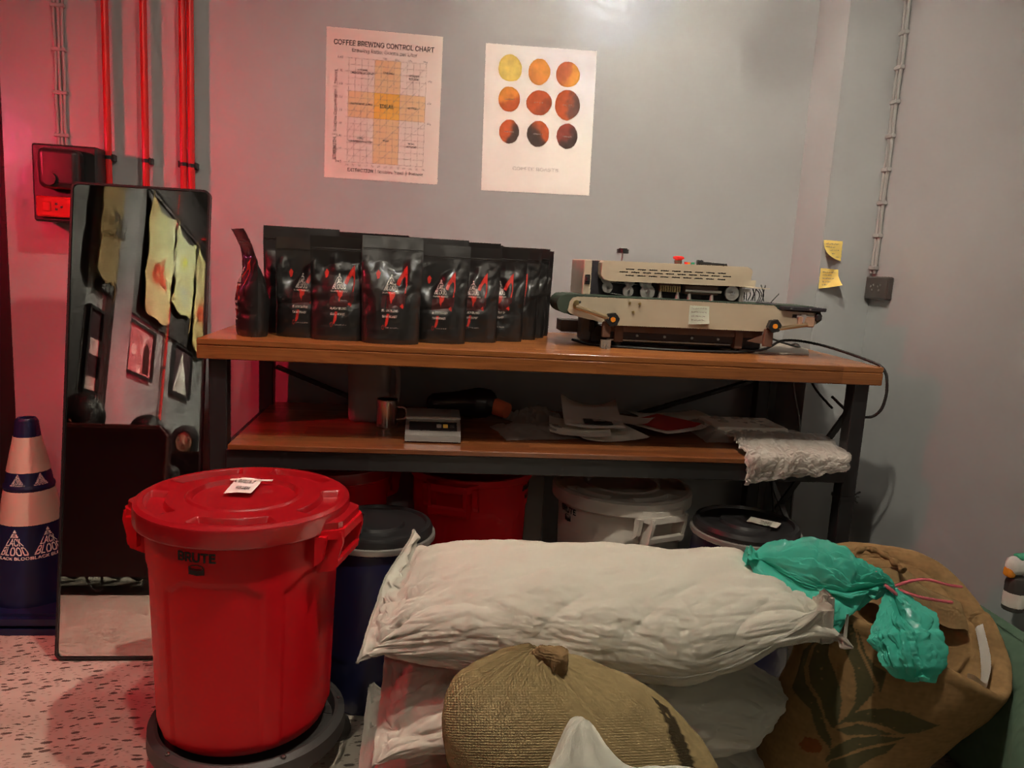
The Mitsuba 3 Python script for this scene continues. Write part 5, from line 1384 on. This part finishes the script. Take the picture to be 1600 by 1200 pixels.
fr = tube(fr, 0.008 + 0.003 * np.sin(np.arange(len(fr))), 8)
put('frayed_edge', trimesh.Trimesh(fr.vertices + 0.006 * mfbm(fr.vertices * 60, 2, 3)[:, None], fr.faces, process=False), 'burlap', k, smooth=True, color=burlap_color(np.array(fr.vertices), (0.24, 0.145, 0.065), 43), uv=np.array(fr.vertices)[:, :2])
aa = np.radians(np.linspace(-78, -8, 60))
lz = np.interp(aa, A - 0, rimz) if False else np.interp((np.degrees(aa) + 360) % 360, np.degrees(A), rimz)
inn = np.stack([cxs + 0.205 * np.cos(aa), cys - 0.02 + 0.20 * np.sin(aa), lz + 0.008 + 0.006 * np.sin(aa * 9)], 1)
low = np.stack([cxs + 0.188 * np.cos(aa), cys - 0.02 + 0.183 * np.sin(aa), lz - 0.02 - 0.01 * np.sin(aa * 5)], 1)
mid_ = (inn + low) / 2 + np.stack([0.006 * np.sin(aa * 13), 0.006 * np.cos(aa * 11), 0 * aa], 1)
put('liner', grid(np.stack([inn, mid_, low], 1)), 'liner_film', k, smooth=True, label='pale plastic liner edge')

# ------------------------------------------------------------------ teal plastic bag, tied with a pink ribbon
k = thing('teal_bag', 'crumpled teal plastic bag tied with pink ribbon over the open burlap sack', 'plastic bag')


def gathered(keys, seed, n=120, m=140, crump=0.02):
    """keys: rows (t, centre xyz, half-width vector xyz, half-depth vector xyz) from the neck outwards"""
    ts = np.array([q[0] for q in keys])
    tt = np.linspace(0, 1, n)
    ip = lambda c: np.stack([np.interp(tt, ts, [q[c][d] for q in keys]) for d in range(3)], 1)
    Cc, Wv, Dv = (ip(c) for c in (1, 2, 3))
    for _ in range(6):
        for X_ in (Cc, Wv, Dv):
            X_[1:-1] = (X_[:-2] + 2 * X_[1:-1] + X_[2:]) / 4
    f = np.linspace(0, 2 * PI, m)
    P = Cc[:, None] + np.cos(f)[None, :, None] * Wv[:, None] + np.sin(f)[None, :, None] * Dv[:, None]
    g = np.random.default_rng(seed)
    o = g.uniform(0, 50, 3)
    Fm, Tm = np.meshgrid(f, tt)
    rad = np.stack([np.cos(Fm) * 2.0 + o[0], np.sin(Fm) * 2.0 + o[1], Tm * 1.3 + o[2]], -1)
    d = crump * (2.0 * ridge(rad, 4, seed) * (1 - 0.5 * Tm) + 0.7 * ridge(P * 11 + o, 4, seed + 2) + 0.14 * ridge(P * np.array([34, 30, 18]) + o, 3, seed + 5) + 0.9 * mfbm(P * 8 + o, 3, seed + 4)) * np.clip(Tm * 6, 0.1, 1)
    out = np.cos(f)[None, :, None] * Wv[:, None] + np.sin(f)[None, :, None] * Dv[:, None]
    out = out / (np.linalg.norm(out, axis=-1, keepdims=True) + 1e-9)
    P = P + out * d[..., None]
    P[:, -1] = P[:, 0]
    return P


neck = (1.098, 1.575, 0.585)
l1 = gathered([(0, neck, (0.004, 0, 0.014), (0.0, -0.014, 0)), (0.15, (1.06, 1.575, 0.585), (0.02, 0, 0.066), (0, -0.036, 0.01)), (0.45, (0.985, 1.585, 0.562), (0.03, 0.02, 0.120), (0.01, -0.055, 0.03)),
               (0.8, (0.890, 1.635, 0.572), (0.060, 0.03, 0.110), (0.01, -0.06, 0.035)), (0.96, (0.825, 1.68, 0.605), (0.035, 0.04, 0.055), (0, -0.045, 0.015)), (1, (0.800, 1.70, 0.612), (0.014, 0.03, 0.024), (0, -0.004, 0.004))], 3, 220, 260, crump=0.036)
put('bag', grid(l1), 'teal_film', k, smooth=True)
l2 = gathered([(0, neck, (0.012, 0, 0.004), (0, -0.012, 0)), (0.2, (1.095, 1.545, 0.555), (0.078, 0, 0.01), (0, -0.032, 0.012)), (0.6, (1.092, 1.49, 0.508), (0.122, 0.01, 0.004), (0, -0.036, 0.034)),
               (0.92, (1.10, 1.455, 0.452), (0.102, 0.01, -0.008), (0, -0.028, 0.015)), (1, (1.105, 1.447, 0.424), (0.074, 0.0, -0.01), (0, -0.004, 0.004))], 8, 200, 260, crump=0.032)
put('tail', grid(l2), 'teal_film', k, smooth=True)
put('ribbon', cat_(tube(spline([[1.090 + 0.016 * math.cos(t), 1.573 + 0.018 * math.sin(t), 0.582 - 0.012 * math.cos(t)] for t in np.linspace(0, 6.28, 9)], 5), 0.0045, 6),
                   tube(spline([list(neck), [1.13, 1.56, 0.606], [1.18, 1.57, 0.606], [1.235, 1.575, 0.592], [1.285, 1.59, 0.58]], 8), 0.0036, 6),
                   tube(spline([list(neck), [1.14, 1.545, 0.577], [1.19, 1.56, 0.562], [1.255, 1.575, 0.548]], 8), 0.0036, 6),
                   tube(spline([list(neck), [1.07, 1.585, 0.60], [1.055, 1.58, 0.618]], 8), 0.0055, 6)), 'ribbon_pink', k, smooth=True, label='shiny pink ribbon')

# ------------------------------------------------------------------ green seat and bottle at the right edge
def rounded(poly, z0, z1, r, steps=8):
    out = [(0.0, 0.02)]
    rings = []
    base = Polygon(poly)
    zr = [(z0, r * 0.5)] + [(z0 + 0.03, 0)] + [(z1 - r + r * math.sin(t), r * (1 - math.cos(t))) for t in np.linspace(0, PI / 2, steps)]
    nn = 160
    for z, ins in zr:
        g = base.buffer(-0.05).buffer(0.05 - ins, quad_segs=12)
        rings.append([(*g.exterior.interpolate(q, normalized=True).coords[0], z) for q in np.linspace(0, 1, nn, endpoint=False)])
    cc = np.array(rings[-1]).mean(0)
    rings.append([(cc[0] + (p[0] - cc[0]) * 0.5, cc[1] + (p[1] - cc[1]) * 0.5, z1 + 0.008) for p in rings[-1]])
    rings.append([(cc[0] + (p[0] - cc[0]) * 0.001, cc[1] + (p[1] - cc[1]) * 0.001, z1 + 0.010) for p in rings[-2]])
    return grid(np.array(rings), wrap=True)


solo('green_seat', rounded([(1.20, 0.55), (1.20, 1.28), (1.40, 1.52), (1.45, 1.70), (1.45, 1.95), (1.605, 1.95), (1.605, 0.55)], 0.0, 0.43, 0.10), 'green_fabric', 'green fabric covered seat against the right wall beside the open burlap sack', 'seat', smooth=40)
k = thing('spray_bottle', 'small dark bottle with white, green and orange top standing on the green seat', 'bottle')
bxp, byp = 1.555, 1.735
put('body', lathe([[0, 0], [0.024, 0], [0.026, 0.004], [0.026, 0.075], [0.022, 0.088], [0.012, 0.095], [0, 0.095]], (bxp, byp, 0.455), 32), 'socket_plate', k, smooth=35)
put('label_patch', lathe([[0.0263, 0.012], [0.0263, 0.05]], (bxp, byp, 0.455), 32), 'paper', k)
put('cap', rbox(bxp - 0.034, bxp + 0.03, byp - 0.02, byp + 0.02, 0.552, 0.60, 0.018), 'paper_white', k, smooth=True)
put('trigger', rbox(bxp - 0.036, bxp - 0.014, byp - 0.014, byp + 0.014, 0.545, 0.572, 0.008), 'orange', k, smooth=True)
put('nozzle', rbox(bxp - 0.012, bxp + 0.03, byp - 0.015, byp + 0.015, 0.592, 0.606, 0.006), 'green_cap', k, smooth=True)

# cables hanging behind the right end of the table
for pts, r, m, lab in (([[1.36, 2.70, 0.95], [1.375, 2.68, 0.85], [1.40, 2.66, 0.72], [1.40, 2.655, 0.50], [1.405, 2.655, 0.25]], 0.004, 'cable_grey', 'thin grey cable hanging on the pilaster below the table end'),
                       ([[1.345, 2.55, 0.95], [1.35, 2.48, 0.90], [1.345, 2.36, 0.862]], 0.004, 'cable_black', 'short black cable end behind the right table leg'),
                       ([[1.27, 2.60, 0.66], [1.275, 2.58, 0.55], [1.29, 2.56, 0.40], [1.30, 2.55, 0.25], [1.30, 2.56, 0.01]], 0.004, 'cable_black', 'black cable hanging down under the right end of the shelf')):
    solo('hanging_cable', tube(spline(pts, 8), r, 8), m, lab, 'cable', smooth=True)
solo('cable_tie', cat_(tube([[1.385, 2.24, 0.60], [1.405, 2.235, 0.615]], 0.003, 5), tube([[1.385, 2.24, 0.59], [1.40, 2.235, 0.578]], 0.003, 5), tube([[1.385, 2.24, 0.595], [1.403, 2.235, 0.598]], 0.002, 5), bx(1.335, 1.3895, 2.228, 2.284, 0.588, 0.598)), 'black_plastic', 'black cable tie around the right front table leg', 'cable tie')

# ------------------------------------------------------------------ the other side of the room, seen in the mirror
LW = -2.2


def frame_pic(y0, y1, z0, z1, label, m_in, extra=None, x=LW):
    k = thing('framed_picture', label, 'picture')
    o = sbox(y0, z0, y1, z1)
    put('frame', prism(o.difference(o.buffer(-0.022, join_style=2)), 0.03, (x, 0, 0), (0, 1, 0), (0, 0, 1), (1, 0, 0)), 'black_plastic', k)
    put('print', prism(o.buffer(-0.021, join_style=2), 0.012, (x, 0, 0), (0, 1, 0), (0, 0, 1), (1, 0, 0)), m_in, k)
    return k


mat('print_pink', (0.55, 0.20, 0.22), 0.25)
mat('print_dark', (0.05, 0.03, 0.035), 0.25)
on = lambda poly, d, x=LW + 0.012: prism(poly, d, (x, 0, 0), (0, 1, 0), (0, 0, 1), (1, 0, 0))
k = frame_pic(-1.69, -1.09, 1.40, 1.81, 'framed red-lit picture on the left wall below the hanging sacks, seen in the mirror', 'print_pink')
put('pale_card', on(sbox(-1.32, 1.56, -1.21, 1.64), 0.0015), 'paper', k)
put('pale_card', on(sbox(-1.42, 1.43, -1.34, 1.50), 0.0015), 'paper', k)
put('dark_figure', on(Polygon([(-1.62, 1.45), (-1.48, 1.44), (-1.47, 1.62), (-1.53, 1.70), (-1.60, 1.66)]), 0.0012), 'print_maroon', k)
put('drawn_line', tube(spline([[LW + 0.014, -1.28, 1.74], [LW + 0.014, -1.38, 1.66], [LW + 0.014, -1.40, 1.58], [LW + 0.014, -1.46, 1.70], [LW + 0.014, -1.55, 1.75]], 8), 0.008, 6), 'paper', k)
k = frame_pic(-2.79, -2.21, 1.38, 1.85, 'black framed picture with a tall white triangle, seen in the mirror', 'print_dark')
put('white_triangle', on(Polygon([(-2.72, 1.42), (-2.29, 1.42), (-2.50, 1.80)]), 0.002), 'paper_white', k)
put('text_lines', cat_(*[on(sbox(-2.505 - 0.17 * (1 - q / 9), 1.44 + 0.033 * q, -2.505 + 0.17 * (1 - q / 9), 1.445 + 0.033 * q), 0.0026) for q in range(9)]), 'ink_pale', k)
k = frame_pic(-0.62, -0.37, 1.15, 1.74, 'dark framed poster at the left edge of the mirror', 'print_dark')
put('caption_card', on(sbox(-0.60, 1.42, -0.45, 1.53), 0.002), 'paper_white', k)
put('lower_card', on(sbox(-0.60, 1.18, -0.42, 1.27), 0.002), 'paper', k)
solo('wall_box', rbox(LW, LW + 0.05, -0.60, -0.48, 1.03, 1.10, 0.006), 'black_plastic', 'small black box on the wall under the dark poster, seen in the mirror', 'box')
k = thing('conduit_pipe', 'red conduit pipe on the left wall between two pictures, seen in the mirror', 'pipe')
put('pipe', cyl((LW + 0.025, -1.965, 0.35), (LW + 0.025, -1.965, 3.29), 0.0125, 20), 'red_enamel', k, smooth=40)
put('clip', bx(LW, LW + 0.04, -1.985, -1.945, 1.56, 1.58, 0.003), 'black_plastic', k)
solo('conduit_pipe', cyl((-2.19, -2.75, 2.995), (1.6, -2.75, 2.995), 0.0125, 20), 'red_enamel', 'red conduit pipe running under the black ceiling, seen in the mirror', 'pipe', smooth=40)
solo('hanging_rod', cyl((LW + 0.075, -0.95, 2.885), (LW + 0.075, -3.25, 2.885), 0.010, 16), 'steel_black', 'black rod from which the coffee sacks hang, seen in the mirror', 'rod', smooth=40)
for y in (-1.02, -1.86, -2.5, -3.2):
    pass


def hanging(y0, y1, z0, z1, seed, label, sag=0.09, art=None):
    k = thing('coffee_sack', label, 'sack', 'coffee sacks hanging on the left wall')
    n, m = 70, 90
    a, b = np.meshgrid(np.linspace(0, 1, n), np.linspace(0, 1, m), indexing='ij')
    top = z1 - sag * np.sin(a * PI) ** 0.8
    bot = z0 - 0.05 * np.sin(a * PI) + 0.015 * np.sin(a * 9 + seed)
    pinch = 1 - 0.04 * np.sin(b * PI)
    Yy = (y0 + y1) / 2 + (a - 0.5) * (y1 - y0) * pinch
    Zz = bot + (top - bot) * b
    fr = np.stack([a * 3 + seed, b * 4, 0 * a], -1)
    X_ = LW + 0.075 + 0.035 * mfbm(fr, 3, seed) + 0.02 * ridge(fr * 1.3, 2, seed + 2)
    P = np.stack([X_, Yy, Zz], -1)
    C = burlap_color(P, (0.62, 0.47, 0.24), seed, 0.5)
    if art is not None:
        art(C, a, b)
    P2 = P - np.array([0.012, 0, 0]) * np.clip(np.minimum(np.minimum(a, 1 - a), np.minimum(b, 1 - b)) * 30, 0.1, 1)[..., None]
    put('cloth', cat_(grid(P), grid(P2, flip=True)), 'jute_hanging', k, smooth=True, color=np.vstack([C.reshape(-1, 3), C.reshape(-1, 3)]))
    for (yy) in (y0 + 0.015, y1 - 0.015):
        put('tie', tube([[LW + 0.075, yy, z1 - 0.02], [LW + 0.075, yy, z1 + 0.03]], 0.005, 6), 'twine', k)
    put('string', tube(spline([[LW + 0.07, y0 + 0.05, z0], [LW + 0.075, y0 + 0.045, z0 - 0.09], [LW + 0.07, y0 + 0.06, z0 - 0.17]], 6), 0.006, 6), 'twine', k, smooth=True)
    return k


def red_map(C, a, b):
    e = mfbm(np.stack([a * 9, b * 9, a * 0], -1), 2, 4) * 0.06
    p = [(0.30, 0.64), (0.38, 0.52), (0.20, 0.38), (0.16, 0.33), (0.60, 0.33), (0.80, 0.34), (0.74, 0.48), (0.50, 0.53)]
    inside = shapely.contains_xy(Polygon(p), a + e, b + e)
    cells = mikit_lines(a, b)
    C[inside & cells] = np.array([0.55, 0.06, 0.035])
    C[(np.abs(b - 0.315) < 0.006) & (np.abs(a - 0.45) < 0.3)] = np.array([0.5, 0.08, 0.04])


def mikit_lines(a, b):
    v1 = mfbm(np.stack([a * 5, b * 6, a * 0], -1), 2, 14)
    return np.abs(v1) > 0.014


def blue_text(C, a, b):
    fl = ((a - 0.52) / 0.1) ** 2 + ((b - 0.70) / 0.10) ** 2 < 1
    C[fl & (mfbm(np.stack([a * 20, b * 20, a * 0], -1), 2, 3) > -0.05)] = np.array([0.70, 0.42, 0.03])
    for q in range(7):
        row = (np.abs(b - (0.46 - 0.055 * q)) < 0.014) & (np.abs(a - 0.5 + 0.02 * q) < 0.34 - 0.02 * q)
        C[row & (np.sin(a * 90 + q * 7) + np.sin(a * 47) > -0.2)] = np.array([0.16, 0.24, 0.30]) if q > 1 else np.array([0.35, 0.28, 0.14])
    C[((a - 0.7) / 0.05) ** 2 + ((b - 0.68) / 0.08) ** 2 < 1] *= 0.6


S1 = hanging(-1.835, -1.20, 1.935, 2.875, 3, 'coffee sack with red map print, nearest of three hanging on the rod in the mirror', art=red_map)
S2 = hanging(-2.485, -1.875, 2.14, 2.86, 5, 'coffee sack with yellow and blue print, middle of three hanging in the mirror', art=blue_text)
S3 = hanging(-3.12, -2.53, 1.90, 2.87, 8, 'coffee sack with red map print, farthest of three hanging on the rod in the mirror', art=red_map)


def green_top(C, a, b):
    C[((a - 0.70) / 0.16) ** 2 + ((b - 0.93) / 0.04) ** 2 < 1] = np.array([0.20, 0.30, 0.24])
    for q in range(2):
        C[((a - 0.72) / 0.05) ** 2 + ((b - 0.80 + 0.10 * q) / 0.035) ** 2 < 1] = np.array([0.45, 0.18, 0.08])


S0 = hanging(-0.665, -0.30, 1.96, 2.80, 11, 'hanging coffee sack printed CAFE BRA at the left edge of the mirror', sag=0.02, art=green_top)
put('lettering', cat_(lettering('CAFÉ', (LW + 0.115, -0.50, 2.36), 0.06, u=(0, 1, 0), v=(0, 0, 1), n=(1, 0, 0), width=0.22, depth=0.004, bold=True),
                      lettering('BRA', (LW + 0.115, -0.51, 2.27), 0.06, u=(0, 1, 0), v=(0, 0, 1), n=(1, 0, 0), width=0.16, depth=0.004, bold=True)), 'ink', S0)
solo('black_bag', rbox(LW + 0.002, LW + 0.05, -0.66, -0.46, 1.86, 1.95, 0.015), 'black_matte', 'black cloth hanging under the narrow coffee sack, seen in the mirror', 'cloth')


def seat_bench(x0, x1, y, depth, h, label, flip=1):
    """a high-backed bench: its back turned to the mirror"""
    k = thing('bench_seat', label, 'bench')
    o = rrect(x0, x1, 0.09, h, 0.05)
    put('back', prism(o, 0.07, (0, y, 0), (1, 0, 0), (0, 0, 1), (0, -flip, 0)), 'sofa_maroon', k, smooth=30)
    pts = [[x0 + 0.01, y + 0.002, 0.12], [x0 + 0.01, y + 0.002, h - 0.05], [x0 + 0.05, y + 0.002, h - 0.004], [x1 - 0.05, y + 0.002, h - 0.004], [x1 - 0.008, y + 0.002, h - 0.05], [x1 - 0.008, y + 0.002, 0.12]]
    put('piping', tube(np.vstack([np.linspace(pts[i], pts[i + 1], 6) for i in range(5)]), 0.012, 10), 'sofa_piping', k, smooth=True)
    put('cushion', rbox(x0 + 0.02, x1 - 0.02, min(y - 0.07 * flip, y - depth * flip), max(y - 0.07 * flip, y - depth * flip), 0.10, 0.185, 0.03), 'sofa_maroon', k, smooth=True)
    for x in (x0 + 0.06, x1 - 0.05):
        for yy in (y - 0.035 * flip, y - (depth - 0.05) * flip):
            put('leg', bx(x - 0.022, x + 0.022, yy - 0.022, yy + 0.022, 0, 0.12, 0.004), 'steel_black', k)
    return k


seat_bench(-2.16, -1.27, 0.76, 0.52, 0.845, 'dark maroon upholstered bench seen from behind in the mirror')
seat_bench(-2.16, -1.18, -0.62, 0.36, 0.785, 'second maroon bench, behind the first, with the woman beyond it, seen in the mirror')
seat_bench(-2.16, -1.50, -1.72, 0.50, 0.70, 'low maroon bench on which the woman with the headscarf sits', flip=-1)
solo('floor_cable', tube(spline([[-1.62, 0.74, 0.10], [-1.57, 0.76, 0.03], [-1.53, 0.75, 0.03], [-1.55, 0.72, 0.11]], 8), 0.006, 8), 'cable_black', 'looped black cable under the maroon bench, seen in the mirror', 'cable', smooth=True)


# ------------------------------------------------------------------ people, seen in the mirror
def person(x, y, head_top, face, label, scarf=False, turn=0.0, size=1.0):
    """a seated person, one continuous body; face: the heading in degrees of the way they look (0 = +x)"""
    k = thing('person', label, 'person')
    S = lambda p, r: manifold3d.Manifold.sphere(r, 20).translate(p)
    hull = lambda *bs: manifold3d.Manifold.batch_hull([S(p, r) for p, r in bs])
    H_ = 0.83 * size                                  # from the seat to the crown; local: facing +x
    zs = 0.0
    pel, chest, nk, hd = (0, 0, 0.10), (0.0, 0, 0.42), (0.0, 0, 0.57), (0.015, 0, 0.70)
    parts = [hull(((0, 0.08, 0.10), 0.10), ((0, -0.08, 0.10), 0.10), ((0.0, 0.0, 0.30), 0.105)), hull(((0, 0.05, 0.28), 0.10), ((0, -0.05, 0.28), 0.10), ((0.0, 0.09, 0.44), 0.085), ((0, -0.09, 0.44), 0.085), ((0, 0, 0.50), 0.06)),
             hull(((0, 0, 0.48), 0.055), ((0.005, 0, 0.60), 0.048))]
    for s in (1, -1):
        sh, el, wr = (0.0, 0.165 * s, 0.475), (0.05, 0.215 * s, 0.24), (0.25, 0.13 * s, 0.19)
        parts += [hull(((0, 0.10 * s, 0.48), 0.055), (sh, 0.052)), hull((sh, 0.05), (el, 0.038)), hull((el, 0.038), (wr, 0.026))]
        palm = (0.30, 0.10 * s, 0.18)
        parts.append(hull((wr, 0.024), (palm, 0.024), ((0.315, 0.085 * s, 0.18), 0.02)))
        for j in range(4):
            q0 = np.array([0.315, (0.118 - 0.018 * j) * s, 0.183])
            q1, q2 = q0 + [0.035, -0.006 * s, -0.004], q0 + [0.055 + 0.006 * (j in (1, 2)), -0.01 * s, -0.02]
            parts += [hull((q0, 0.0095), (q1, 0.0088)), hull((q1, 0.0088), (q2, 0.0078))]
        parts += [hull(((0.275, 0.085 * s, 0.19), 0.012), ((0.30, 0.055 * s, 0.192), 0.010)), hull(((0.30, 0.055 * s, 0.192), 0.010), ((0.325, 0.05 * s, 0.185), 0.0088))]
        fz = -(head_top - H_) / size
        hip, kn, an, toe = (0.02, 0.095 * s, 0.08), (0.36, 0.12 * s, 0.16 + 0.3 * (0.3 + fz)), (0.34, 0.11 * s, fz + 0.075), (0.46, 0.12 * s, fz + 0.032)
        parts += [hull((hip, 0.092), (kn, 0.062)), hull((kn, 0.062), ((0.352, 0.115 * s, 0.5 * (kn[2] + an[2])), 0.05), (an, 0.04)), hull((an, 0.042), (toe, 0.028))]
    head = hull(((0.0, 0, 0.725), 0.088), ((0.035, 0, 0.70), 0.070), ((0.045, 0, 0.635), 0.043), ((-0.02, 0, 0.735), 0.09))
    head = head + hull(((0.098, 0, 0.715), 0.009), ((0.117, 0, 0.682), 0.012), ((0.095, 0, 0.674), 0.016))
    for s in (1, -1):
        head = head + hull(((0.0, 0.083 * s, 0.71), 0.012), ((-0.005, 0.088 * s, 0.685), 0.009)) + hull(((0.09, 0.03 * s, 0.727), 0.010), ((0.085, 0.045 * s, 0.727), 0.009))
    parts.append(head)
    body = parts[0]
    for p in parts[1:]:
        body = body + p
    body = body.refine_to_length(0.02)
    b = m2t(body)
    b.merge_vertices()
    trimesh.smoothing.filter_taubin(b, iterations=8)
    W = mat4((math.cos(math.radians(face)), math.sin(math.radians(face)), 0), (-math.sin(math.radians(face)), math.cos(math.radians(face)), 0), (0, 0, 1), (x, y, head_top - H_))

    W[:3, :3] *= size
    ta = math.radians(turn)

    def w(m):
        m = m.copy()
        q = np.array(m.vertices)
        an_ = ta * sm(0.50, 0.60, q[:, 2])
        m.vertices = np.stack([q[:, 0] * np.cos(an_) - q[:, 1] * np.sin(an_), q[:, 0] * np.sin(an_) + q[:, 1] * np.cos(an_), q[:, 2]], 1)
        m.apply_transform(W)
        return m
    v = np.array(b.vertices)
    bare = ((v[:, 2] > 0.565) | ((v[:, 0] > 0.235) & (v[:, 2] > 0.14) & (np.abs(v[:, 1]) < 0.14)))
    col = np.where(bare[:, None], np.array([0.50, 0.31, 0.21]), np.array([0.022, 0.019, 0.022]))
    mat('person_skin', VC, 0.55) if 'mat_person_skin' not in scene else None
    put('body', w(b), 'person_skin', k, smooth=True, color=col)
    fx = []
    for s in (1, -1):
        put('eye', w(trimesh.creation.icosphere(2, 0.0085).apply_translation([0.094, 0.036 * s, 0.712])), 'eye', k, smooth=True)
        put('eyebrow', w(tube(spline([[0.098, 0.02 * s, 0.737], [0.101, 0.036 * s, 0.741], [0.092, 0.053 * s, 0.736]], 5), 0.0035, 6)), 'hair', k, smooth=True)
    put('mouth', w(tube(spline([[0.088, -0.022, 0.650], [0.097, 0, 0.652], [0.088, 0.022, 0.650]], 6), 0.0055, 8)), 'lips', k, smooth=True)
    cap = manifold3d.Manifold.sphere(1.0, 40).scale((0.112, 0.104, 0.108)).translate((-0.012, 0, 0.735))
    if scarf:
        cap = manifold3d.Manifold.batch_hull([S((-0.01, 0, 0.735), 0.106), S((0.0, 0, 0.62), 0.085), S((-0.04, 0, 0.66), 0.10)]) + hull(((0, 0.05, 0.54), 0.085), ((0, -0.05, 0.54), 0.085), ((-0.01, 0, 0.60), 0.085))
        opening = manifold3d.Manifold.sphere(1.0, 40).scale((0.12, 0.066, 0.095)).translate((0.10, 0, 0.69))
        cap = cap - opening
        cap = cap.refine_to_length(0.012)
        h = m2t(cap)
        h.merge_vertices()
        trimesh.smoothing.filter_taubin(h, iterations=5)
        put('headscarf', w(h), 'cloth_black', k, smooth=True, label='black headscarf')
    else:
        back = manifold3d.Manifold.batch_hull([S((-0.05, 0, 0.72), 0.085), S((-0.055, 0.03, 0.60), 0.06), S((-0.055, -0.03, 0.60), 0.06)])
        cut = manifold3d.Manifold.cube((0.3, 0.4, 0.4)).translate((0.035, -0.2, 0.36))
        h = m2t((cap + back - manifold3d.Manifold.sphere(1.0, 36).scale((0.10, 0.078, 0.095)).translate((0.075, 0, 0.675)) - cut.translate((0.01, 0, 0))).refine_to_length(0.012))
        h.merge_vertices()
        trimesh.smoothing.filter_taubin(h, iterations=5)
        put('hair', w(h), 'hair', k, smooth=True, label='black hair')
    return k


person(-1.83, -1.52, 1.035, 80, 'woman in a black headscarf facing the mirror beyond the maroon bench', scarf=True)
person(-1.80, 0.555, 1.02, 270, 'dark-haired person in profile at the left edge of the mirror above the bench', turn=-85)
person(-1.445, 0.555, 0.915, 270, 'person of whom only the black hair shows over the maroon bench in the mirror', size=0.85)
